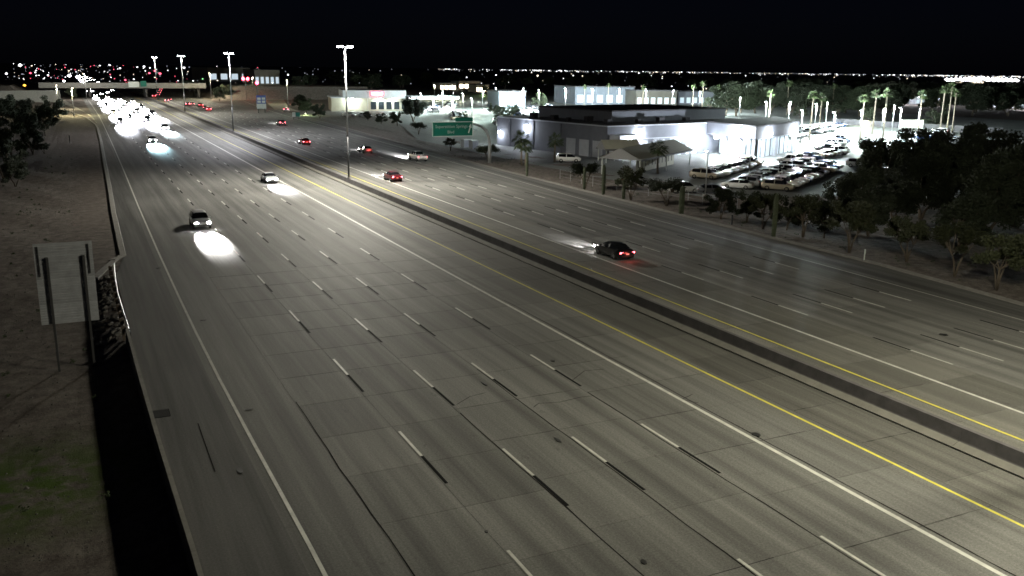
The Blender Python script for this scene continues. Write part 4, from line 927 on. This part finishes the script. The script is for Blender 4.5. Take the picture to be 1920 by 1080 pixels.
# right verge, from the sign post to the corner
plant(T_flat[0], 915, 303, .85, 'small dark flat-topped tree at the foot of the curved sign post', GT)
plant(T_flat[1], 1097, 352, .95, 'dark flat-topped tree between two cactus columns, left of the lacy one', GT)
plant(T_mesq[0], 1183, 374, .92, 'lacy multi-stemmed tree in front of the small shelter', GT)
plant(T_flat[0], 1250, 386, .95, 'dark flat-topped tree left of the thick cactus by the fence', GT)
plant(T_mid[0], 1352, 410, .62, 'dark bushy tree right of the fence, first of the dark hedge', GT)
plant(T_mesq[1], 1430, 428, .85, 'dark tree just left of the tall pale cactus', GT)
plant(T_mid[1], 1400, 415, .6, 'second dark bushy tree of the roadside hedge', GT)
plant(T_mesq[2], 1505, 445, 1.0, 'open branched tree right of the tall pale cactus', GT)
plant(T_mid[2], 1475, 430, .6, 'dark bushy tree behind the tall pale cactus', GT)
plant(T_mid[0], 1545, 446, .66, 'dark bushy tree behind the open branched one', GT)
plant(T_mesq[0], 1592, 472, 1.05, 'dark tree above the white marker post', GT)
plant(T_mesq[1], 1790, 517, 1.0, 'olive tree with forked pale trunk near the right edge', GT)
plant(T_mesq[2], 1868, 543, 1.0, 'olive tree with slanting pale trunk in the right corner', GT)
plant(T_mesq[0], 1950, 560, 1.05, 'olive tree cut by the right edge of the picture', GT)
plant(T_mesq[1], 1700, 490, .9, 'dark small tree before the big dark trees', GT)
plant(T_mesq[2], 845, 282, .6, 'small bare-stemmed tree below the green sign', GT)
plant(T_flat[1], 785, 252, .8, 'small dark tree by the pale wall left of the green sign', GT)
# big dark trees right of the near lot
GB = 'big dark trees right of the car lot'
for i, (x, y, s) in enumerate([(97, 83, .7), (107, 88, .8), (92, 76, .75), (103, 92, .85), (101, 80, .92), (98, 68, .9), (112, 93, .95), (110, 80, 1.0), (107, 67, 1.0), (88, 64, .85), (96, 57, .95), (121, 90, 1.0), (120, 77, 1.05), (118, 63, 1.1), (106, 53, 1.0), (130, 84, 1.05), (132, 70, 1.1), (142, 82, 1.1), (144, 92, .95), (128, 98, .75), (155, 90, 1.05), (86, 53, .8), (84, 73, .62), (91, 84, .55), (80, 61, .6), (81, 46, .7), (93, 46, .85), (100, 44, .9), (77, 70, .5), (112, 50, 1), (124, 52, 1.1), (138, 60, 1.1), (82, 80, .5)]):
    copy_tree(T_big[i % 3], (x, y, -.1), i*1.3, 'big dark dense tree right of the near lot, %s counted from its edge' % (ORD[i] if i < 20 else 'twenty-'+ORD[i-20] if i < 29 else 'thirtieth' if i == 29 else 'thirty-'+ORD[i-30]), None, GB, s)
# left trees
GL = 'dark trees left of the road'
for i, (u, v, pr, s) in enumerate([(85, 255, T_mid[0], 1.15), (50, 270, T_big[0], .62), (20, 300, T_mid[1], 1.15), (62, 290, T_mid[2], .8), (8, 340, T_mid[0], 1.0), (30, 350, T_mid[1], .7), (100, 225, T_mid[2], 1.2), (10, 230, T_big[1], .8), (-30, 300, T_big[2], .6), (55, 235, T_mid[0], 1.2), (30, 250, T_mid[2], 1.3)]):
    plant(pr, u, v, s, 'dark bushy tree left of the freeway, %s of the clump' % ORD[i], GL)
plant(T_big[0], 135, 186, .55, 'dark round tree between ramp and freeway in the glare', GL)
plant(T_mesq[1], 83, 288, .35, 'small sapling in the gravel left of the road', GL)
# trees round restaurant, exit ramp and far lots
for i, (u, v, pr, s, lab) in enumerate([(775, 228, T_big[1], .82, 'large dark tree right of the restaurant'), (745, 236, T_mid[1], .7, 'dark bushy tree in front of the red sign'), (715, 232, T_mid[2], .55, 'low dark tree under the restaurant sign'), (690, 226, T_mid[0], .5, 'low dark bush-like tree left of the restaurant sign'), (600, 222, T_mid[1], .8, 'dark tree left of the restaurant'), (560, 206, T_big[2], .6, 'dark tree right of the exit ramp'), (575, 212, T_mid[2], .9, 'green-lit tree beside the restaurant drive'),
       (412, 190, T_mid[0], 1.1, 'dark round tree at the right end of the overpass'), (425, 186, T_mid[1], 1.2, 'dark tree behind the second light pole'), (355, 172, T_big[0], .7, 'dark tree above the overpass'), (385, 168, T_big[1], .7, 'dark tree with greenish lamp above the overpass'),
       (1010, 205, T_big[2], .7, 'dark spiky tree in front of the blazing lot'), (940, 226, T_mid[0], .8, 'dark tree above the dealership roof at left'), (925, 214, T_mid[2], .7, 'dark tree beyond the curved sign post'), (960, 222, T_mid[1], .8, 'dark tree left of the blazing lot'), (870, 225, T_mid[2], .5, 'light green tree above the green sign'), (910, 175, T_big[1], .6, 'bright green lit tree in the far lot'),
       (1500, 222, T_mid[0], .8, 'dark tree at the edge of the bright right lot'), (1625, 230, T_mid[1], .9, 'yellow-lit tree behind the bright right lot'), (1755, 240, T_mid[2], 1.15, 'pale floodlit tree with bent trunk right of the trailer'), (1570, 215, T_mid[2], .9, 'pale lit tree behind the lot, left of the yellow one'), (1330, 205, T_mid[0], .9, 'dark leafy tree beside the far grey building')]):
    plant(pr, u, v, s, lab, 'trees among the lots')
for (u, v, pw, c, lab) in [(1748, 246, 2500, (.85, 1, .75), 'small added floodlight under the pale tree right of the trailer'), (1622, 236, 2500, (1, .95, .5), 'small added floodlight under the yellow-lit tree'), (573, 216, 1800, (.7, 1, .4), 'small added floodlight under the green-lit tree by the restaurant'), (908, 179, 4000, (.6, 1, .3), 'small added floodlight under the bright green far tree')]:  # added helper lights that brighten these trees, each given a small fixture
    q = G(u, v); t = empty('added_floodlight', lab, 'floodlight', (q.x, q.y, 0)); MB().box(-.05, .05, -.05, .05, -.05, .3).build('stake', 'dark_steel', t); h_ = MB().box(-.2, .2, -.15, .15, .3, .5).build('housing', 'dark_steel', t); MB().box(-.17, .17, -.12, .12, .501, .52).build('lens', 'lamp_warm', h_)
    point('added_tree_light', (q.x, q.y, .8), pw, c, .2)
# palms
for i, (u, v, k, s, lab) in enumerate([(978, 308, 0, 1.05, 'short fan palm in front of the left wall lamp'), (1040, 304, 1, .95, 'short fan palm left of the roll-up doors'), (1233, 325, 1, 1.0, 'leaning fan palm beside the long canopy'), (985, 309, 1, .8, 'second short fan palm close beside the left one')]):
    plant(P_short[k], u, v, s, lab, 'short fan palms by the dealership')
for i, (u, v, s) in enumerate([(1440, 236, .9), (1517, 262, 1.0), (1535, 250, .9), (1612, 265, .95), (1635, 252, 1.0), (1655, 262, 1.05), (1720, 256, 1.0), (1762, 250, 1.1), (1775, 246, 1.15), (1785, 248, 1.0), (1095, 200, .8), (1140, 200, .85), (1205, 200, .8), (1298, 208, .9), (1316, 205, 1.0), (1345, 208, .9), (1475, 215, 1.1), (1560, 212, 1.0)]):
    plant(P_tall[i % 2], u, v, s, 'tall slim fan palm standing over the car lots, %s from left' % ORD[i] if False else 'tall slim fan palm in the lots behind the dealership, palm %s of the line' % ORD[i], 'tall palms over the lots')
rt = random.Random(77); nf = 0
while nf < 130:                                   # dark tree belt between the lots and the city
    u, v = rt.uniform(560, 1940), rt.uniform(158, 222)
    if 780 < u < 1360 and v > 168+(8 if u > 1080 else 0): continue
    if u < 780 and v > 172: continue
    if 1360 < u < 1790 and v > 218: continue
    hz_ = 115.9+u*.0126; p_ = G(u, v); hmax = CAM_H-(6+rt.random()*8)*p_.length/F_PX
    if hmax < 3.5: continue
    sc_ = min(1.25, hmax/9.5)*rt.uniform(.8, 1.05); nf += 1
    copy_tree(T_big[nf % 3], (p_.x, p_.y, -.1), rt.uniform(0, 6), 'dim dark tree in the belt between the car lots and the city lights', None, 'dark tree belt behind the lots', (sc_*1.3, sc_*1.3, sc_))
for t in T_mesq+T_flat+T_big+T_mid+P_tall+P_short: discard(t)
# saguaro columns along the right verge
def saguaro(u, v, h, r_, lab, m='saguaro'):
    p_ = G(u, v); t = empty('saguaro_cactus', lab, 'cactus', (p_.x, p_.y, 0), 0, 'cactus columns on the right verge'); n = 24; mb = MB(); lev = [(-.3, .8), (.3, .9), (h*.3, 1.0), (h*.6, 1.02), (h*.85, .93), (h*.95, .7), (h, .25)]
    for z, k in lev: mb.v += [(math.cos(2*math.pi*q/n)*r_*k*(1 if q % 2 else .84), math.sin(2*math.pi*q/n)*r_*k*(1 if q % 2 else .84), z) for q in range(n)]
    for a in range(len(lev)-1):
        for q in range(n): mb.f.append((a*n+q, a*n+(q+1) % n, (a+1)*n+(q+1) % n, (a+1)*n+q)); mb.m.append(0)
    mb.f.append(tuple((len(lev)-1)*n+q for q in range(n))); mb.m.append(0)
    mb.build('stem', m, t)
saguaro(988, 331, 3.9, .22, 'slim dark cactus column standing alone, leftmost on the verge'); saguaro(1095, 356, 3.4, .22, 'slim dark cactus column, second on the verge, close before a flat tree')
saguaro(1131, 366, 4.3, .27, 'tall dark cactus column right of the flat-topped tree'); saguaro(1169, 375, 3.6, .22, 'slim dark cactus column before the lacy tree'); saguaro(1277, 402, 3.5, .34, 'thick dark cactus column by the wire fence'); saguaro(1450, 445, 4.7, .26, 'tall pale cactus column before the dark hedge')
# low scrub on the verges (uncountable)
sc = MB(); rd = random.Random(12)
for _ in range(260):
    if rd.random() < .55: x, y = rd.uniform(67.5, 78), rd.uniform(40, 170)
    else: x, y = rd.uniform(-14, .2), rd.uniform(35, 190)
    r_ = rd.uniform(.08, .28)
    c = leaf_cloud(rd.random(), [(x, y, gz(x, y)+r_*.5, r_)], 26, .06, .7); b = len(sc.v); sc.v += c.v; sc.f += [tuple(i+b for i in f) for f in c.f]; sc.m += c.m
gv = MB()
for _ in range(4200):
    x, y = (rd.uniform(67.2, 76), rd.uniform(38, 180)) if rd.random() < .4 else (rd.uniform(-16, .4), 34+150*rd.random()**1.6)
    s_ = rd.uniform(.025, .085)*(1 if rd.random() < .95 else 1.8); a_ = rd.uniform(0, 6); z_ = gz(x, y)
    gv.add([(x+math.cos(a_+k*1.57)*s_*rd.uniform(.7, 1.2), y+math.sin(a_+k*1.57)*s_*rd.uniform(.7, 1.2), z_-.01) for k in range(4)]+[(x, y, z_+s_*rd.uniform(.5, .9))], [(0, 1, 4), (1, 2, 4), (2, 3, 4), (3, 0, 4)])
o = gv.build('gravel', 'rock', kind='stuff'); tag(o, 'loose gravel scattered over the dirt verges', 'gravel')
o = sc.build('ground_scrub', 'shrub_leaf', kind='stuff'); tag(o, 'sparse low scrub and weeds on the dirt verges', 'scrub')

# ================================================================== distant city lights (a mass nobody could count)
cl = MB(); rd = random.Random(21); CM = ['city_white', 'city_warm', 'city_red', 'city_green', 'city_amber', 'city_dim']
def glim(u, v, size, mi, wide=1.0):
    """small lamp glow standing about 6 m above the plain on the sight line of this direction"""
    v = max(v, 1+ (116+u*.0125)); p_ = G(u, v, 6.0); d = min(p_.length, 6500)
    if p_.length > 6500: p_ = Vector((p_.x*d/p_.length, p_.y*d/p_.length, 6.0))
    s = size*p_.length/F_PX; w = s*wide
    cl.add([(p_.x-w, p_.y, p_.z), (p_.x, p_.y-w, p_.z), (p_.x+w, p_.y, p_.z), (p_.x, p_.y+w, p_.z), (p_.x, p_.y, p_.z+s), (p_.x, p_.y, p_.z-s)], [(0, 1, 4), (1, 2, 4), (2, 3, 4), (3, 0, 4), (1, 0, 5), (2, 1, 5), (3, 2, 5), (0, 3, 5)], mi)
hz = lambda u: 115.9+u*.0126
for _ in range(760):                       # lights along the skyline
    u = rd.uniform(820, 1960)
    if rd.random() > .35+.65*abs(math.sin(u*.013+1)): continue
    glim(u, hz(u)+2.2+abs(rd.gauss(0, 1.6)), rd.uniform(.18, .6), rd.choice((0, 0, 1, 5)), rd.choice((1, 1.5, 3)))
for _ in range(170):
    u = rd.uniform(560, 1960); glim(u, hz(u)+rd.uniform(4, 34), rd.uniform(.3, .9), rd.choice((0, 5, 5, 1, 5)), rd.choice((1, 1, 1.6)))
for _ in range(190):
    u = abs(rd.gauss(0, 260))+10; glim(u, hz(u)+rd.uniform(2, 34), rd.uniform(.2, .8), rd.choice((0, 0, 5, 1, 5, 2)), rd.choice((1, 1, 2)))
for u, v, s, m_ in [(38, 122, 6, 0), (12, 138, 4, 0), (57, 137, 4, 2), (46, 160, 5, 4), (90, 141, 3, 0), (130, 142, 7, 0), (120, 152, 5, 0), (430, 133, 3, 0), (489, 135, 4, 0), (345, 127, 4, 0), (380, 148, 3, 3), (290, 133, 4, 2), (300, 138, 5, 2), (280, 137, 4, 2), (235, 150, 4, 2), (245, 155, 4, 2), (225, 128, 3, 0), (270, 125, 4, 0), (205, 118, 3, 0), (1008, 142, 4, 1), (1075, 142, 3, 0), (1092, 143, 4, 1), (540, 140, 3, 0), (575, 152, 3, 3), (1300, 152, 3, 0), (1430, 155, 3, 0), (930, 141, 3, 0), (875, 145, 2.5, 0)]:
    glim(u, v, s*.38, m_, 1.3)
for k in range(16):                        # floodlit field on the horizon at right
    u = 1775+k*8.6; glim(u, 146+.4*abs(k-7), rd.uniform(2.4, 3.4), 0, 1.5); glim(u+3, 151, 2.2, 0, 2.2)
    if k < 9: glim(u+8, 155, 1.6, 1, 2.4)
o = cl.build('city_lights', CM, kind='stuff'); tag(o, 'countless distant city lights scattered along the dark horizon', 'city lights')
